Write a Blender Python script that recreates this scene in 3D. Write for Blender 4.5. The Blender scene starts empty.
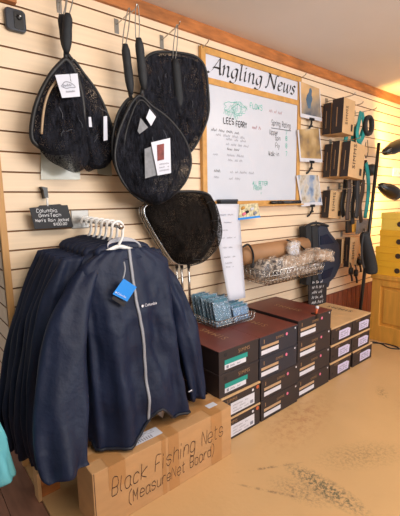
import bpy, bmesh, math, random
from mathutils import Vector, Matrix, noise

SC = bpy.context.scene
COL = SC.collection
random.seed(7)

# ------------------------------------------------------------------ camera
ZC, DCAM, FPX = 1.467, 2.1407, 373.486
FWD = Vector((0.62711365, 0.76445577, -0.14945185)).normalized()
RGT = Vector((0.77131468, -0.63620692, -0.01773203)).normalized()
UPV = RGT.cross(FWD).normalized()
CAMLOC = Vector((0, -DCAM, ZC))
cd = bpy.data.cameras.new('camera')
cam = bpy.data.objects.new('camera', cd)
COL.objects.link(cam)
cam.matrix_world = Matrix(((RGT.x, UPV.x, -FWD.x, 0), (RGT.y, UPV.y, -FWD.y, -DCAM), (RGT.z, UPV.z, -FWD.z, ZC), (0, 0, 0, 1)))
cd.sensor_fit = 'VERTICAL'
cd.sensor_height = 24
cd.lens = FPX / 516 * 24
cd.clip_start = 0.02
SC.camera = cam

# ------------------------------------------------------------------ world, lights, exposure
w = bpy.data.worlds.new('world')
SC.world = w
w.use_nodes = True
w.node_tree.nodes['Background'].inputs[0].default_value = (1.0, 0.95, 0.89, 1)
w.node_tree.nodes['Background'].inputs[1].default_value = 0.44

def area_light(name, loc, target, size, size_y, power, color):
    d = bpy.data.lights.new(name, 'AREA')
    d.shape = 'RECTANGLE'
    d.size, d.size_y, d.energy, d.color = size, size_y, power, color
    o = bpy.data.objects.new(name, d)
    COL.objects.link(o)
    o.location = loc
    o.rotation_euler = (Vector(target) - Vector(loc)).to_track_quat('-Z', 'Y').to_euler()
    return o

area_light('overhead_fill_light', (0.9, -1.9, 2.62), (1.1, -0.6, 0.6), 1.3, 0.5, 38, (1.0, 0.93, 0.84))  # unseen overhead area light, added as warm fill for the room
area_light('window_daylight', (3.6, -4.6, 1.7), (1.8, 0, 1.0), 2.2, 1.5, 88, (0.80, 0.89, 1.0))
area_light('far_overhead_fill', (3.6, -2.2, 2.62), (3.3, -1.0, 0), 1.2, 0.5, 13, (1.0, 0.88, 0.74))  # unseen overhead area light towards the right, no fitting modelled
area_light('ceiling_fill_uplight', (1.6, -3.4, 1.9), (1.8, -2.2, 2.68), 1.6, 1.2, 68, (1.0, 0.94, 0.88))  # added light aimed upward to brighten the ceiling, no pendant there
SC.view_settings.view_transform = 'Standard'
SC.view_settings.look = 'None'
SC.view_settings.gamma = 1
SC.view_settings.use_curve_mapping = False
SC.view_settings.exposure = -0.32

# ------------------------------------------------------------------ helpers
def at(px, py, Y=0.0):
    """point of the place seen at a photo pixel, on the plane y = Y"""
    d = FWD * FPX + RGT * (px - 200) + UPV * (258 - py)
    return CAMLOC + d * ((DCAM + Y) / d.y)

def S(r, g, b):
    f = lambda c: (c / 255 / 12.92) if c / 255 <= 0.04045 else ((c / 255 + 0.055) / 1.055) ** 2.4
    return (f(r), f(g), f(b), 1)

MATS = {}
def mat(name, col, rough=0.6, metal=0.0, var=0.12, scale=6.0, stretch=None, bump=0.0, bscale=60, alpha=None, spec=0.5, trans=0.0, emit=None, estr=0, sheen=0, coat=0):
    m = bpy.data.materials.new(name)
    m.use_nodes = True
    nt = m.node_tree
    n, l = nt.nodes, nt.links
    b = n['Principled BSDF']
    b.inputs['Roughness'].default_value = rough
    b.inputs['Metallic'].default_value = metal
    b.inputs['Specular IOR Level'].default_value = spec
    b.inputs['Coat Weight'].default_value = coat
    if trans: b.inputs['Transmission Weight'].default_value = trans
    if sheen: b.inputs['Sheen Weight'].default_value = sheen
    tc = n.new('ShaderNodeTexCoord')
    mp = n.new('ShaderNodeMapping')
    l.new(tc.outputs['Object'], mp.inputs[0])
    if stretch: mp.inputs['Scale'].default_value = stretch
    nz = n.new('ShaderNodeTexNoise')
    nz.inputs['Scale'].default_value = scale
    nz.inputs['Detail'].default_value = 5
    l.new(mp.outputs[0], nz.inputs['Vector'])
    rp = n.new('ShaderNodeValToRGB')
    rp.color_ramp.elements[0].position = 0.3
    rp.color_ramp.elements[1].position = 0.7
    rp.color_ramp.elements[0].color = tuple(c * (1 - var) for c in col[:3]) + (1,)
    rp.color_ramp.elements[1].color = tuple(min(1, c * (1 + var)) for c in col[:3]) + (1,)
    l.new(nz.outputs['Fac'], rp.inputs[0])
    l.new(rp.outputs[0], b.inputs['Base Color'])
    if bump:
        n2 = n.new('ShaderNodeTexNoise')
        n2.inputs['Scale'].default_value = bscale
        n2.inputs['Detail'].default_value = 4
        l.new(mp.outputs[0], n2.inputs['Vector'])
        bp = n.new('ShaderNodeBump')
        bp.inputs['Strength'].default_value = bump
        bp.inputs['Distance'].default_value = 0.01
        l.new(n2.outputs['Fac'], bp.inputs['Height'])
        l.new(bp.outputs[0], b.inputs['Normal'])
    if alpha is not None: b.inputs['Alpha'].default_value = alpha
    if emit:
        b.inputs['Emission Color'].default_value = emit
        b.inputs['Emission Strength'].default_value = estr
    MATS[name] = m
    return m

def mesh_cloth(name, col, lo, hi, scale=9):
    """fine netting: woven holes averaged by a cell pattern with denser, folded patches"""
    m = mat(name, col, 0.9, var=0.8, scale=28, spec=0.1, stretch=(3, 3, 0.7))
    nt = m.node_tree
    n, l = nt.nodes, nt.links
    b = n['Principled BSDF']
    tc = n.new('ShaderNodeTexCoord')
    vo = n.new('ShaderNodeTexVoronoi')
    vo.feature = 'DISTANCE_TO_EDGE'
    vo.inputs['Scale'].default_value = 130
    l.new(tc.outputs['Object'], vo.inputs['Vector'])
    gt = n.new('ShaderNodeMath'); gt.operation = 'LESS_THAN'; gt.inputs[1].default_value = 0.16
    l.new(vo.outputs['Distance'], gt.inputs[0])
    nz = n.new('ShaderNodeTexNoise'); nz.inputs['Scale'].default_value = scale
    l.new(tc.outputs['Object'], nz.inputs['Vector'])
    mr = n.new('ShaderNodeMapRange')
    mr.inputs['From Min'].default_value = 0.35; mr.inputs['From Max'].default_value = 0.65
    mr.inputs['To Min'].default_value = lo; mr.inputs['To Max'].default_value = hi
    l.new(nz.outputs['Fac'], mr.inputs['Value'])
    mx = n.new('ShaderNodeMath'); mx.operation = 'MAXIMUM'
    l.new(gt.outputs[0], mx.inputs[0]); l.new(mr.outputs[0], mx.inputs[1])
    l.new(mx.outputs[0], b.inputs['Alpha'])
    return m

class MB:
    def __init__(s): s.v, s.f, s.sm = [], [], []
    def add(s, vs, fs, smooth=False):
        o = len(s.v)
        s.v += [Vector(p) for p in vs]
        s.f += [tuple(i + o for i in f) for f in fs]
        s.sm += [smooth] * len(fs)
        return s
    def box(s, a, b, M=None):
        x0, y0, z0 = a; x1, y1, z1 = b
        vs = [Vector(p) for p in ((x0,y0,z0),(x1,y0,z0),(x1,y1,z0),(x0,y1,z0),(x0,y0,z1),(x1,y0,z1),(x1,y1,z1),(x0,y1,z1))]
        if M: vs = [M @ p for p in vs]
        return s.add(vs, [(0,3,2,1),(4,5,6,7),(0,1,5,4),(1,2,6,5),(2,3,7,6),(3,0,4,7)])
    def tube(s, pts, r, seg=8, closed=False, flat=None):
        pts = [Vector(p) for p in pts]
        n = len(pts)
        rs = r if isinstance(r, (list, tuple)) else [r] * n
        vs, prev = [], None
        for i, p in enumerate(pts):
            t = (pts[(i+1) % n] - pts[i-1]) if closed else (pts[min(i+1, n-1)] - pts[max(i-1, 0)])
            t = t.normalized() if t.length > 1e-9 else Vector((0,0,1))
            if prev is None:
                a = Vector((0,1,0)) if abs(t.y) < 0.9 else Vector((1,0,0))
            else: a = prev
            a = (a - t * a.dot(t)).normalized()
            prev = a
            b = t.cross(a)
            rr = rs[i]
            fa, fb = (rr, rr) if flat is None else (rr * flat, rr)
            for k in range(seg):
                th = 2 * math.pi * k / seg
                vs.append(p + a * fa * math.cos(th) + b * fb * math.sin(th))
        fs = []
        for i in range(n if closed else n - 1):
            j = (i + 1) % n
            for k in range(seg):
                k2 = (k + 1) % seg
                fs.append((i*seg+k, i*seg+k2, j*seg+k2, j*seg+k))
        if not closed:
            fs.append(tuple(range(seg-1, -1, -1)))
            fs.append(tuple((n-1)*seg + k for k in range(seg)))
        return s.add(vs, fs, True)
    def prism(s, outline, N):
        """extrude a planar closed outline by vector N"""
        N = Vector(N); o = [Vector(p) for p in outline]; n = len(o)
        vs = o + [p + N for p in o]
        fs = [tuple(range(n)), tuple(range(2*n-1, n-1, -1))]
        fs += [(i, i+n, (i+1) % n + n, (i+1) % n) for i in range(n)]
        return s.add(vs, fs)
    def lathe(s, prof, loc, axis=(0,0,1), seg=20, smooth=True):
        q = Vector((0,0,1)).rotation_difference(Vector(axis).normalized())
        vs = []
        for r, h in prof:
            for k in range(seg):
                t = 2*math.pi*k/seg
                vs.append(Vector(loc) + q @ Vector((r*math.cos(t), r*math.sin(t), h)))
        fs = []
        for i in range(len(prof)-1):
            for k in range(seg):
                k2 = (k+1) % seg
                fs.append((i*seg+k, i*seg+k2, (i+1)*seg+k2, (i+1)*seg+k))
        return s.add(vs, fs, smooth)
    def grid(s, rows, closed=False, smooth=True):
        nr, nc = len(rows), len(rows[0])
        vs = [p for r in rows for p in r]
        fs = []
        for i in range(nr-1):
            for j in range(nc if closed else nc-1):
                j2 = (j+1) % nc
                fs.append((i*nc+j, i*nc+j2, (i+1)*nc+j2, (i+1)*nc+j))
        return s.add(vs, fs, smooth)
    def build(s, name, m, parent=None, solid=0, bevel=0, subdiv=0, fix=True):
        me = bpy.data.meshes.new(name)
        off = parent['_o'] if parent and '_o' in parent else (0, 0, 0)
        off = Vector(off)
        me.from_pydata([tuple(p - off) for p in s.v], [], s.f)
        if fix:
            bm = bmesh.new(); bm.from_mesh(me)
            bmesh.ops.recalc_face_normals(bm, faces=bm.faces)
            bm.to_mesh(me); bm.free()
        for p, q in zip(me.polygons, s.sm): p.use_smooth = q
        me.materials.append(m if not isinstance(m, str) else MATS[m])
        o = bpy.data.objects.new(name, me)
        COL.objects.link(o)
        if parent: o.parent = parent
        o['_o'] = tuple(off)
        if bevel:
            md = o.modifiers.new('bevel', 'BEVEL'); md.width = bevel; md.segments = 2; md.limit_method = 'ANGLE'
        if subdiv:
            md = o.modifiers.new('subsurf', 'SUBSURF'); md.levels = subdiv; md.render_levels = subdiv
        if solid:
            md = o.modifiers.new('solid', 'SOLIDIFY'); md.thickness = solid; md.offset = 0
        return o

def tag(o, label, cat, group=None):
    o['label'] = label; o['category'] = cat
    if group: o['group'] = group
    return o

def thing(name, label, cat, loc, group=None):
    o = bpy.data.objects.new(name, None)
    COL.objects.link(o)
    o.location = loc
    o.empty_display_size = 0.05
    o['_o'] = tuple(loc)
    return tag(o, label, cat, group)

def struct(o):
    o['kind'] = 'structure'
    return o

def smooth(pts, n=6, closed=False):
    """Catmull-Rom through the points"""
    P = [Vector(p) for p in pts]; m = len(P); out = []
    g = (lambda i: P[i % m]) if closed else (lambda i: P[max(0, min(m-1, i))])
    for i in range(m if closed else m-1):
        a, b, c, d = g(i-1), g(i), g(i+1), g(i+2)
        for k in range(n):
            t = k/n
            out.append(0.5*((2*b) + (c-a)*t + (2*a-5*b+4*c-d)*t*t + (3*b-a-3*c+d)*t**3))
    if not closed: out.append(P[-1])
    return out

class Plane:
    """a flat face: origin, two axes; N points to the viewer"""
    def __init__(s, O, U=(1,0,0), V=(0,0,1), N=None):
        s.O, s.U, s.V = Vector(O), Vector(U).normalized(), Vector(V).normalized()
        s.N = Vector(N).normalized() if N else s.U.cross(s.V).normalized()
    def p(s, a, b, n=0.0): return s.O + s.U*a + s.V*b + s.N*n

def rect(mb, pl, a0, b0, a1, b1, n=0.001, th=0.0008):
    mb.prism([pl.p(a0,b0,n), pl.p(a1,b0,n), pl.p(a1,b1,n), pl.p(a0,b1,n)], pl.N*th)

def disc(mb, pl, a, b, r, n=0.001, th=0.0008, seg=14):
    mb.prism([pl.p(a+r*math.cos(2*math.pi*k/seg), b+r*math.sin(2*math.pi*k/seg), n) for k in range(seg)], pl.N*th)

_tc = {}
def type_text(mb, body, pl, a, b, size, n=0.002, shear=0.0, spacing=1.0, rot=0, th=0.0006):
    """printed lettering with the built-in font, as mesh"""
    key = (body, shear, spacing)
    if key not in _tc:
        c = bpy.data.curves.new('lettering', 'FONT')
        c.body = body; c.size = 1; c.shear = shear; c.space_character = spacing; c.resolution_u = 3
        o = bpy.data.objects.new('lettering_source', c); COL.objects.link(o)
        bpy.context.view_layer.update()
        me = bpy.data.meshes.new_from_object(o.evaluated_get(bpy.context.evaluated_depsgraph_get()))
        _tc[key] = ([v.co.copy() for v in me.vertices], [tuple(p.vertices) for p in me.polygons])
        bpy.data.objects.remove(o); bpy.data.meshes.remove(me); bpy.data.curves.remove(c)
    vs, fs = _tc[key]
    cr, sr = math.cos(rot), math.sin(rot)
    mb.add([pl.p(a + size*(v.x*cr - v.y*sr), b + size*(v.x*sr + v.y*cr), n+th) for v in vs], fs)
    return max(v.x for v in vs)*size

HAND = {
'a':"5 45 36 16 05 03 12 32 43|46 43 52",'b':"5 08 02|05 16 36 45 43 32 12 03",'c':"5 45 36 16 05 03 12 32 43",'d':"5 48 42|45 36 16 05 03 12 32 43",
'e':"5 04 44 45 36 16 05 03 12 32 43",'g':"5 45 36 16 05 03 12 32 43|46 41 30 10 01",'h':"5 08 02|04 16 36 45 42",'i':"2 06 02|07 08",
'k':"5 08 02|46 04 42",'l':"2 08 03 12",'m':"7 06 02|05 16 26 35 32|35 46 56 65 62",'n':"5 06 02|04 16 36 45 42",'o':"5 16 05 03 12 32 43 45 36 16",
'p':"5 06 00|05 16 36 45 43 32 12 03",'r':"4 06 02|04 16 36",'s':"5 45 36 16 05 14 34 43 32 12 03",'t':"4 18 13 22 32|06 36",'u':"5 06 03 12 32 43|46 42",
'w':"6 06 12 25 32 46",'y':"5 06 23|46 10 00",'A':"5 02 28 42|14 34",'B':"5 02 08 38 47 46 35 05|35 44 43 32 02",'C':"5 47 38 18 07 03 12 32 43",
'D':"5 02 08 28 46 44 22 02",'E':"5 48 08 02 42|05 35",'F':"5 48 08 02|05 35",'I':"2 08 02",'J':"4 38 33 22 12 03",'L':"5 08 02 42",'M':"6 02 08 24 48 42",
'N':"5 02 08 42 48",'O':"5 18 07 03 12 32 43 47 38 18",'P':"5 02 08 38 47 46 35 05",'R':"5 02 08 38 47 46 35 05|25 42",'S':"5 47 38 18 07 06 15 35 44 43 32 12 03",
'T':"5 08 48|28 22",'U':"5 08 03 12 32 43 48",'W':"6 08 12 25 32 48",'Y':"5 08 25 48|25 22",'0':"5 18 07 03 12 32 43 47 38 18",'1':"3 07 18 12",
'7':"5 08 48 12",'8':"5 18 07 06 15 35 44 43 32 12 03 04 15|35 46 47 38 18",'$':"5 47 38 18 07 06 15 35 44 43 32 12 03|29 21",'(':"3 29 07 03 21",
')':"3 09 27 23 01",'-':"5 15 35","'":"2 09 07",'.':"2 02 12",':':"2 03 02|06 05",' ':"4"}

def stroke(mb, pl, pts, wd, n=0.0015, nib=None):
    """one pen stroke lying on the face: flat ribbon, or a broad nib when nib is an angle"""
    P = [Vector((p[0], p[1], 0)) for p in pts]
    rows = []
    for i, p in enumerate(P):
        t = P[min(i+1, len(P)-1)] - P[max(i-1, 0)]
        if nib is None:
            q = Vector((-t.y, t.x, 0)).normalized()*wd/2 if t.length > 1e-9 else Vector((0, wd/2, 0))
        else: q = Vector((math.cos(nib), math.sin(nib), 0))*wd/2
        rows.append([pl.p(p.x-q.x, p.y-q.y, n), pl.p(p.x+q.x, p.y+q.y, n)])
    if len(rows) > 1: mb.grid(rows, smooth=False)

def hand_text(mb, body, pl, a, b, size, wd, n=0.0015, slope=0.0, slant=0.0, jit=0.25, seed=1):
    """handwriting; size is the cap height, (a, b) the baseline start; returns the end"""
    r = random.Random(seed); u = size/6; x = 0
    for ch in body:
        d = HAND[ch].split(' ', 1)
        wch = float(d[0])
        if len(d) > 1:
            for st in d[1].split('|'):
                q = [Vector((int(c[0]), int(c[1])-2, 0)) + Vector((r.uniform(-jit, jit), r.uniform(-jit, jit), 0)) for c in st.split()]
                q = smooth(q, 3) if len(q) > 2 else q
                stroke(mb, pl, [(a+(x+v.x+v.y*slant)*u, b+v.y*u+slope*(x+v.x)*u) for v in q], wd, n)
        x += wch + 0.9
    return a + x*u

def fit_text(mb, body, pl, a, b, size, width, wd, **k):
    tot = sum(float(HANG_W(c)) + 0.9 for c in body)*size/6
    sx = width/tot
    pl2 = Plane(pl.O + pl.U*a + pl.V*b, pl.U, pl.V, pl.N)
    tmp = MB()
    hand_text(tmp, body, pl2, 0, 0, size, wd, **k)
    for v in tmp.v:
        d = (v - pl2.O).dot(pl2.U)
        v += pl2.U*(d*(sx-1))
    mb.add(tmp.v, tmp.f)
def HANG_W(c): return HAND[c].split(' ', 1)[0]

def scribble(mb, pl, a, b, length, h, wd, seed=0, n=0.0015, slope=0):
    """illegible small handwriting: loops broken into words"""
    r = random.Random(seed); x = 0
    while x < length:
        wl = min(length-x, r.uniform(0.03, 0.09)); q = []; t = 0
        while t < wl:
            q.append((a+x+t, b+slope*(x+t)+(h*r.uniform(0.6, 1.2) if len(q) % 2 else -h*0.1*r.random()))); t += h*0.45
        if len(q) > 1: stroke(mb, pl, [(v.x, v.y) for v in smooth([(p[0], p[1], 0) for p in q], 2)], wd, n)
        x += wl + 0.02

# ------------------------------------------------------------------ materials
mat('slat_board', S(240, 214, 182), 0.5, var=0.05, scale=3, stretch=(0.6, 4, 14))
mat('slat_groove', S(140, 98, 64), 0.8, var=0.15)
mat('ceiling_paint', S(222, 212, 204), 0.9, var=0.03, scale=1.5)
mat('cornice_wood', S(176, 108, 54), 0.6, var=0.36, scale=3.5, stretch=(1.6, 6, 7), bump=0.1)
mat('post_wood', S(206, 156, 98), 0.6, var=0.15, scale=5, stretch=(6, 6, 0.8))
mat('wainscot_wood', S(136, 74, 52), 0.6, var=0.3, scale=5, stretch=(9, 6, 0.6))
mat('brown_floor_wood', S(142, 100, 80), 0.6, var=0.22, scale=6, stretch=(5, 0.8, 5))
mat('dark_plastic', S(46, 50, 60), 0.35, var=0.08)
mat('black_plastic', S(22, 22, 25), 0.35, var=0.15)
mat('chrome', S(190, 188, 186), 0.25, 1.0, var=0.05)
mat('dull_steel', S(150, 146, 140), 0.4, 0.8, var=0.1)
mat('foam_black', S(34, 37, 42), 0.75, var=0.2, scale=30, bump=0.1, bscale=150)
mat('net_rim', S(24, 24, 27), 0.5, var=0.4, scale=25, bump=0.2)
mat('tan_rim', S(172, 146, 116), 0.5, var=0.2)
mesh_cloth('net_black', S(30, 31, 38), 0.12, 0.88, 11)
mesh_cloth('net_fine', S(26, 22, 20), 0.12, 0.72, 9)
mat('net_thread', S(74, 77, 86), 0.5, var=0.3)
mat('white_plastic', S(232, 230, 228), 0.35, var=0.03)
mat('paper', S(210, 213, 226), 0.7, var=0.02)
mat('paper_grey', S(128, 130, 136), 0.7, var=0.2, scale=40)
mat('print_red', S(118, 50, 44), 0.6, var=0.4, scale=40)
mat('ink_grey', S(140, 142, 156), 0.7, var=0.05)
mat('ink_black', S(30, 28, 32), 0.6, var=0.05)
mat('ink_marker', S(66, 48, 40), 0.7, var=0.1)
mat('ink_teal', S(92, 194, 176), 0.6, var=0.1)
mat('ink_red', S(176, 84, 92), 0.6, var=0.1)
mat('chalk', S(226, 226, 230), 0.8, var=0.08)
mat('chalkboard', S(30, 30, 36), 0.6, var=0.12)
mat('board_white', S(206, 211, 223), 0.25, var=0.015)
mat('frame_wood', S(204, 152, 82), 0.5, var=0.15, scale=6, stretch=(3, 3, 3))
mat('clear_sheet', S(196, 196, 178), 0.15, var=0.04, alpha=0.75)
mat('photo_edge', S(216, 216, 224), 0.3, var=0.01)
mat('navy_fabric', S(24, 32, 54), 0.6, var=0.12, scale=5, bump=0.8, bscale=13, spec=0.25)
mat('navy_dark', S(18, 22, 36), 0.5, var=0.12)
mat('navy_bright', S(19, 30, 56), 0.55, var=0.12, scale=5, bump=0.8, bscale=13, spec=0.32)
mat('grey_lining', S(178, 178, 186), 0.6, var=0.1)
mat('zip_grey', S(150, 152, 160), 0.4, var=0.1)
mat('tag_blue', S(24, 138, 232), 0.4, var=0.04)
mat('cyan_fabric', S(112, 200, 212), 0.6, var=0.1, scale=6, bump=0.2, bscale=20)
mat('cardboard', S(196, 150, 102), 0.75, var=0.06, scale=4, stretch=(2, 2, 6))
mat('cardboard_light', S(214, 170, 120), 0.75, var=0.06)
mat('packing_tape', S(184, 134, 84), 0.3, var=0.06)
mat('box_dark', S(46, 38, 40), 0.5, var=0.12, scale=8)
mat('box_navy', S(40, 42, 54), 0.5, var=0.12, scale=8)
mat('lid_maroon', S(104, 48, 38), 0.42, var=0.16, scale=5)
mat('kraft', S(206, 168, 122), 0.7, var=0.06, scale=12)
mat('label_teal', S(26, 150, 140), 0.5, var=0.05)
mat('label_white', S(222, 222, 232), 0.5, var=0.03)
mat('label_lilac', S(214, 206, 236), 0.5, var=0.03)
mat('label_tan', S(196, 160, 122), 0.5, var=0.06)
mat('print_gold', S(164, 128, 92), 0.5, var=0.05)
mat('print_black', S(40, 30, 26), 0.6, var=0.05)
mat('sticker_pink', S(228, 120, 150), 0.5, var=0.05)
mat('sticker_orange', S(206, 100, 60), 0.5, var=0.05)
mat('plastic_film', S(220, 206, 192), 0.12, var=0.06, alpha=0.24, spec=0.9, bump=0.8, bscale=35)
mat('film_blue', S(170, 196, 220), 0.1, var=0.15, scale=30, alpha=0.32, spec=0.9, bump=0.8, bscale=60)
mat('packet_teal', S(66, 110, 128), 0.3, var=0.3, scale=30)
mat('packet_blue', S(110, 150, 196), 0.3, var=0.45, scale=35)
mat('teal_strap', S(28, 142, 140), 0.6, var=0.15)
mat('dark_strap', S(40, 38, 40), 0.6, var=0.2)
mat('brown_strap', S(66, 50, 42), 0.6, var=0.2)
mat('pack_navy', S(40, 48, 66), 0.6, var=0.15, bump=0.15)
mat('lamp_black', S(30, 26, 24), 0.3, var=0.1)
mat('yellow_card', S(252, 192, 54), 0.5, var=0.05)
mat('yellow_lid', S(255, 214, 92), 0.5, var=0.04)
mat('cabinet_wood', S(228, 168, 74), 0.5, var=0.14, scale=4, stretch=(5, 5, 0.8))
mat('kraft_paper', S(170, 126, 88), 0.6, var=0.08)
mat('amber', S(206, 150, 60), 0.4, var=0.2)
mat('lure_mix', S(206, 196, 160), 0.4, var=0.5, scale=40)
mat('bulb', S(255, 220, 150), 0.4, emit=(1, 0.75, 0.35, 1), estr=6)

def picture_mat(name, cols, scale, seed):
    """a printed photograph: soft colour patches"""
    m = mat(name, cols[0], 0.25)
    nt = m.node_tree; n, l = nt.nodes, nt.links
    rp = [x for x in n if x.type == 'VALTORGB'][0]
    nz = [x for x in n if x.type == 'TEX_NOISE'][0]
    mp = [x for x in n if x.type == 'MAPPING'][0]
    mp.inputs['Location'].default_value = (seed, seed*2.1, seed*0.7)
    nz.inputs['Scale'].default_value = scale
    nz.inputs['Detail'].default_value = 3
    e = rp.color_ramp.elements
    e[0].color, e[0].position = cols[0], 0.30
    e[1].color, e[1].position = cols[-1], 0.68
    for i, c in enumerate(cols[1:-1]):
        k = e.new(0.30 + 0.38*(i+1)/(len(cols)-1)); k.color = c
    return m
picture_mat('picture_sunset', [S(84, 92, 108), S(150, 140, 128), S(206, 168, 120), S(226, 186, 140)], 3.2, 3.1)
picture_mat('picture_shore', [S(80, 80, 90), S(170, 140, 96), S(206, 176, 130), S(150, 168, 180)], 3.6, 5.7)
picture_mat('picture_angler', [S(70, 84, 110), S(140, 160, 190), S(206, 200, 190), S(150, 130, 100)], 7, 9.2)
mat('figure_blue', S(70, 104, 132), 0.4, var=0.2)

# floor: painted board with dark scuffs
def floor_mat():
    m = mat('painted_floor', S(208, 168, 118), 0.42, var=0.05, scale=2.2)
    nt = m.node_tree; n, l = nt.nodes, nt.links
    b = n['Principled BSDF']
    src = b.inputs['Base Color'].links[0].from_socket
    tc = n.new('ShaderNodeTexCoord')
    prev = src
    def patch(prev, cx, cy, rx, ry, rot, col, amt, sc):
        mp = n.new('ShaderNodeMapping'); mp.vector_type = 'TEXTURE'
        mp.inputs['Location'].default_value = (cx, cy, 0)
        mp.inputs['Rotation'].default_value = (0, 0, rot)
        mp.inputs['Scale'].default_value = (rx, ry, 1)
        l.new(tc.outputs['Object'], mp.inputs[0])
        g = n.new('ShaderNodeTexGradient'); g.gradient_type = 'SPHERICAL'
        l.new(mp.outputs[0], g.inputs[0])
        nz = n.new('ShaderNodeTexNoise'); nz.inputs['Scale'].default_value = sc; nz.inputs['Detail'].default_value = 8; nz.inputs['Roughness'].default_value = 0.75
        l.new(tc.outputs['Object'], nz.inputs['Vector'])
        mu = n.new('ShaderNodeMath'); mu.operation = 'MULTIPLY'
        l.new(g.outputs['Fac'], mu.inputs[0])
        mr = n.new('ShaderNodeMapRange'); mr.inputs['From Min'].default_value = 0.46; mr.inputs['From Max'].default_value = 0.60
        l.new(nz.outputs['Fac'], mr.inputs['Value']); l.new(mr.outputs[0], mu.inputs[1])
        m2 = n.new('ShaderNodeMath'); m2.operation = 'MULTIPLY'; m2.inputs[1].default_value = amt; m2.use_clamp = True
        l.new(mu.outputs[0], m2.inputs[0])
        mx = n.new('ShaderNodeMix'); mx.data_type = 'RGBA'
        l.new(m2.outputs[0], mx.inputs['Factor']); l.new(prev, mx.inputs['A']); mx.inputs['B'].default_value = col
        return mx.outputs['Result']
    prev = patch(prev, 1.57, -1.20, 0.26, 0.085, -1.55, S(104, 98, 76), 2.2, 48)
    prev = patch(prev, 1.46, -1.14, 0.2, 0.09, -1.2, S(140, 118, 86), 1.1, 60)
    prev = patch(prev, 1.95, -1.2, 0.34, 0.13, -0.5, S(156, 128, 88), 1.0, 55)
    prev = patch(prev, 1.47, -0.92, 0.22, 0.012, -0.5, S(120, 96, 70), 1.5, 18)
    prev = patch(prev, 1.35, -1.05, 0.24, 0.012, -1.0, S(120, 96, 70), 1.4, 18)
    prev = patch(prev, 2.75, -0.95, 0.12, 0.05, 0.6, S(150, 120, 84), 1.2, 40)
    prev = patch(prev, 2.9, -1.3, 0.7, 0.3, 0.2, S(190, 138, 92), 1.4, 16)
    prev = patch(prev, 2.0, -0.75, 0.5, 0.2, 0.2, S(186, 134, 92), 1.1, 20)
    l.new(prev, b.inputs['Base Color'])
    n2 = n.new('ShaderNodeTexNoise'); n2.inputs['Scale'].default_value = 40; n2.inputs['Detail'].default_value = 6
    l.new(tc.outputs['Object'], n2.inputs['Vector'])
    bp = n.new('ShaderNodeBump'); bp.inputs['Strength'].default_value = 0.15; bp.inputs['Distance'].default_value = 0.01
    l.new(n2.outputs['Fac'], bp.inputs['Height']); l.new(bp.outputs[0], b.inputs['Normal'])
floor_mat()

# ------------------------------------------------------------------ the setting
G0, PITCH = 2.549, 0.1016
GAP = 0.009
XL, XR = 0.459, 7.0
ZB = 0.462

def slat_wall(name, O, U, length, zlo, zhi, N):
    """grooved boards: one continuous folded profile"""
    pl = Plane(O, U, (0, 0, 1), N)
    prof = [(zlo, 0.0)]
    k = 40
    zs = sorted(G0 - PITCH*i for i in range(-2, 30))
    for z in zs:
        if z - 0.02 < zlo or z + 0.02 > zhi: continue
        prof += [(z-GAP/2, 0.0), (z-GAP/2, -0.010), (z+GAP/2, -0.010), (z+GAP/2, 0.0)]
    prof.append((zhi, 0.0))
    rows = [[pl.p(0, z, d), pl.p(length, z, d)] for z, d in prof]
    mb = MB()
    mb.grid(rows, smooth=False)
    mb.add([pl.p(0, zlo, -0.02), pl.p(length, zlo, -0.02), pl.p(length, zhi, -0.02), pl.p(0, zhi, -0.02)], [(0, 1, 2, 3)])
    mb.add([pl.p(0, zlo, -0.02), pl.p(length, zlo, -0.02), pl.p(length, zlo, 0), pl.p(0, zlo, 0)], [(0, 1, 2, 3)])
    o = mb.build(name, 'slat_board', fix=False)
    o.data.materials.append(MATS['slat_groove'])
    for p in o.data.polygons:
        ds = [abs((Vector(o.data.vertices[i].co)-pl.O).dot(pl.N)) for i in p.vertices]
        if p.index < len(rows)-1 and max(ds) > 0.005: p.material_index = 1
    return struct(o)

slat_wall('wall_back', (XL, 0, 0), (1, 0, 0), XR-XL, ZB, 2.72, (0, -1, 0))
slat_wall('wall_left', (0.425, 1.6, 0), (0, -1, 0), 1.6, 0.05, 2.72, (-1, 0, 0))
struct(MB().box((XL, 0.012, 0), (XR, 0.024, ZB)).build('wall_lower', 'wainscot_wood'))
mb = MB()
x = 0.5
while x < XR:
    mb.box((x, 0.002, 0.0), (x+0.088, 0.012, ZB-0.012)); x += 0.095
struct(mb.build('trim_1', 'wainscot_wood', bevel=0.004))
struct(MB().box((0.425, -0.014, 0), (0.459, 0.02, 2.445)).build('trim_2', 'post_wood', bevel=0.003))
struct(MB().box((0.30, -0.035, 2.447), (0.594, 0.02, 2.68)).build('trim_3', 'cornice_wood', bevel=0.004))
mb = MB().box((0.594, -0.022, 2.598), (XR, 0.01, 2.682))
struct(mb.build('trim_4', 'cornice_wood', bevel=0.004))
struct(MB().box((-3.0, -6.5, 2.682), (XR, 1.6, 2.74)).build('ceiling', 'ceiling_paint'))
struct(MB().box((0.435, -6.5, -0.05), (XR, 0.03, 0)).build('floor', 'painted_floor'))
mb = MB()
for i in range(24):
    mb.box((0.433-0.145*(i+1)+0.003, -6.5, -0.06), (0.433-0.145*i, 1.6, -0.012))
struct(mb.build('floor_brown', 'brown_floor_wood'))

# ------------------------------------------------------------------ things on the wall, left part
WP = Plane((0, 0, 0), (1, 0, 0), (0, 0, 1), (0, -1, 0))      # the slat wall's face

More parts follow.
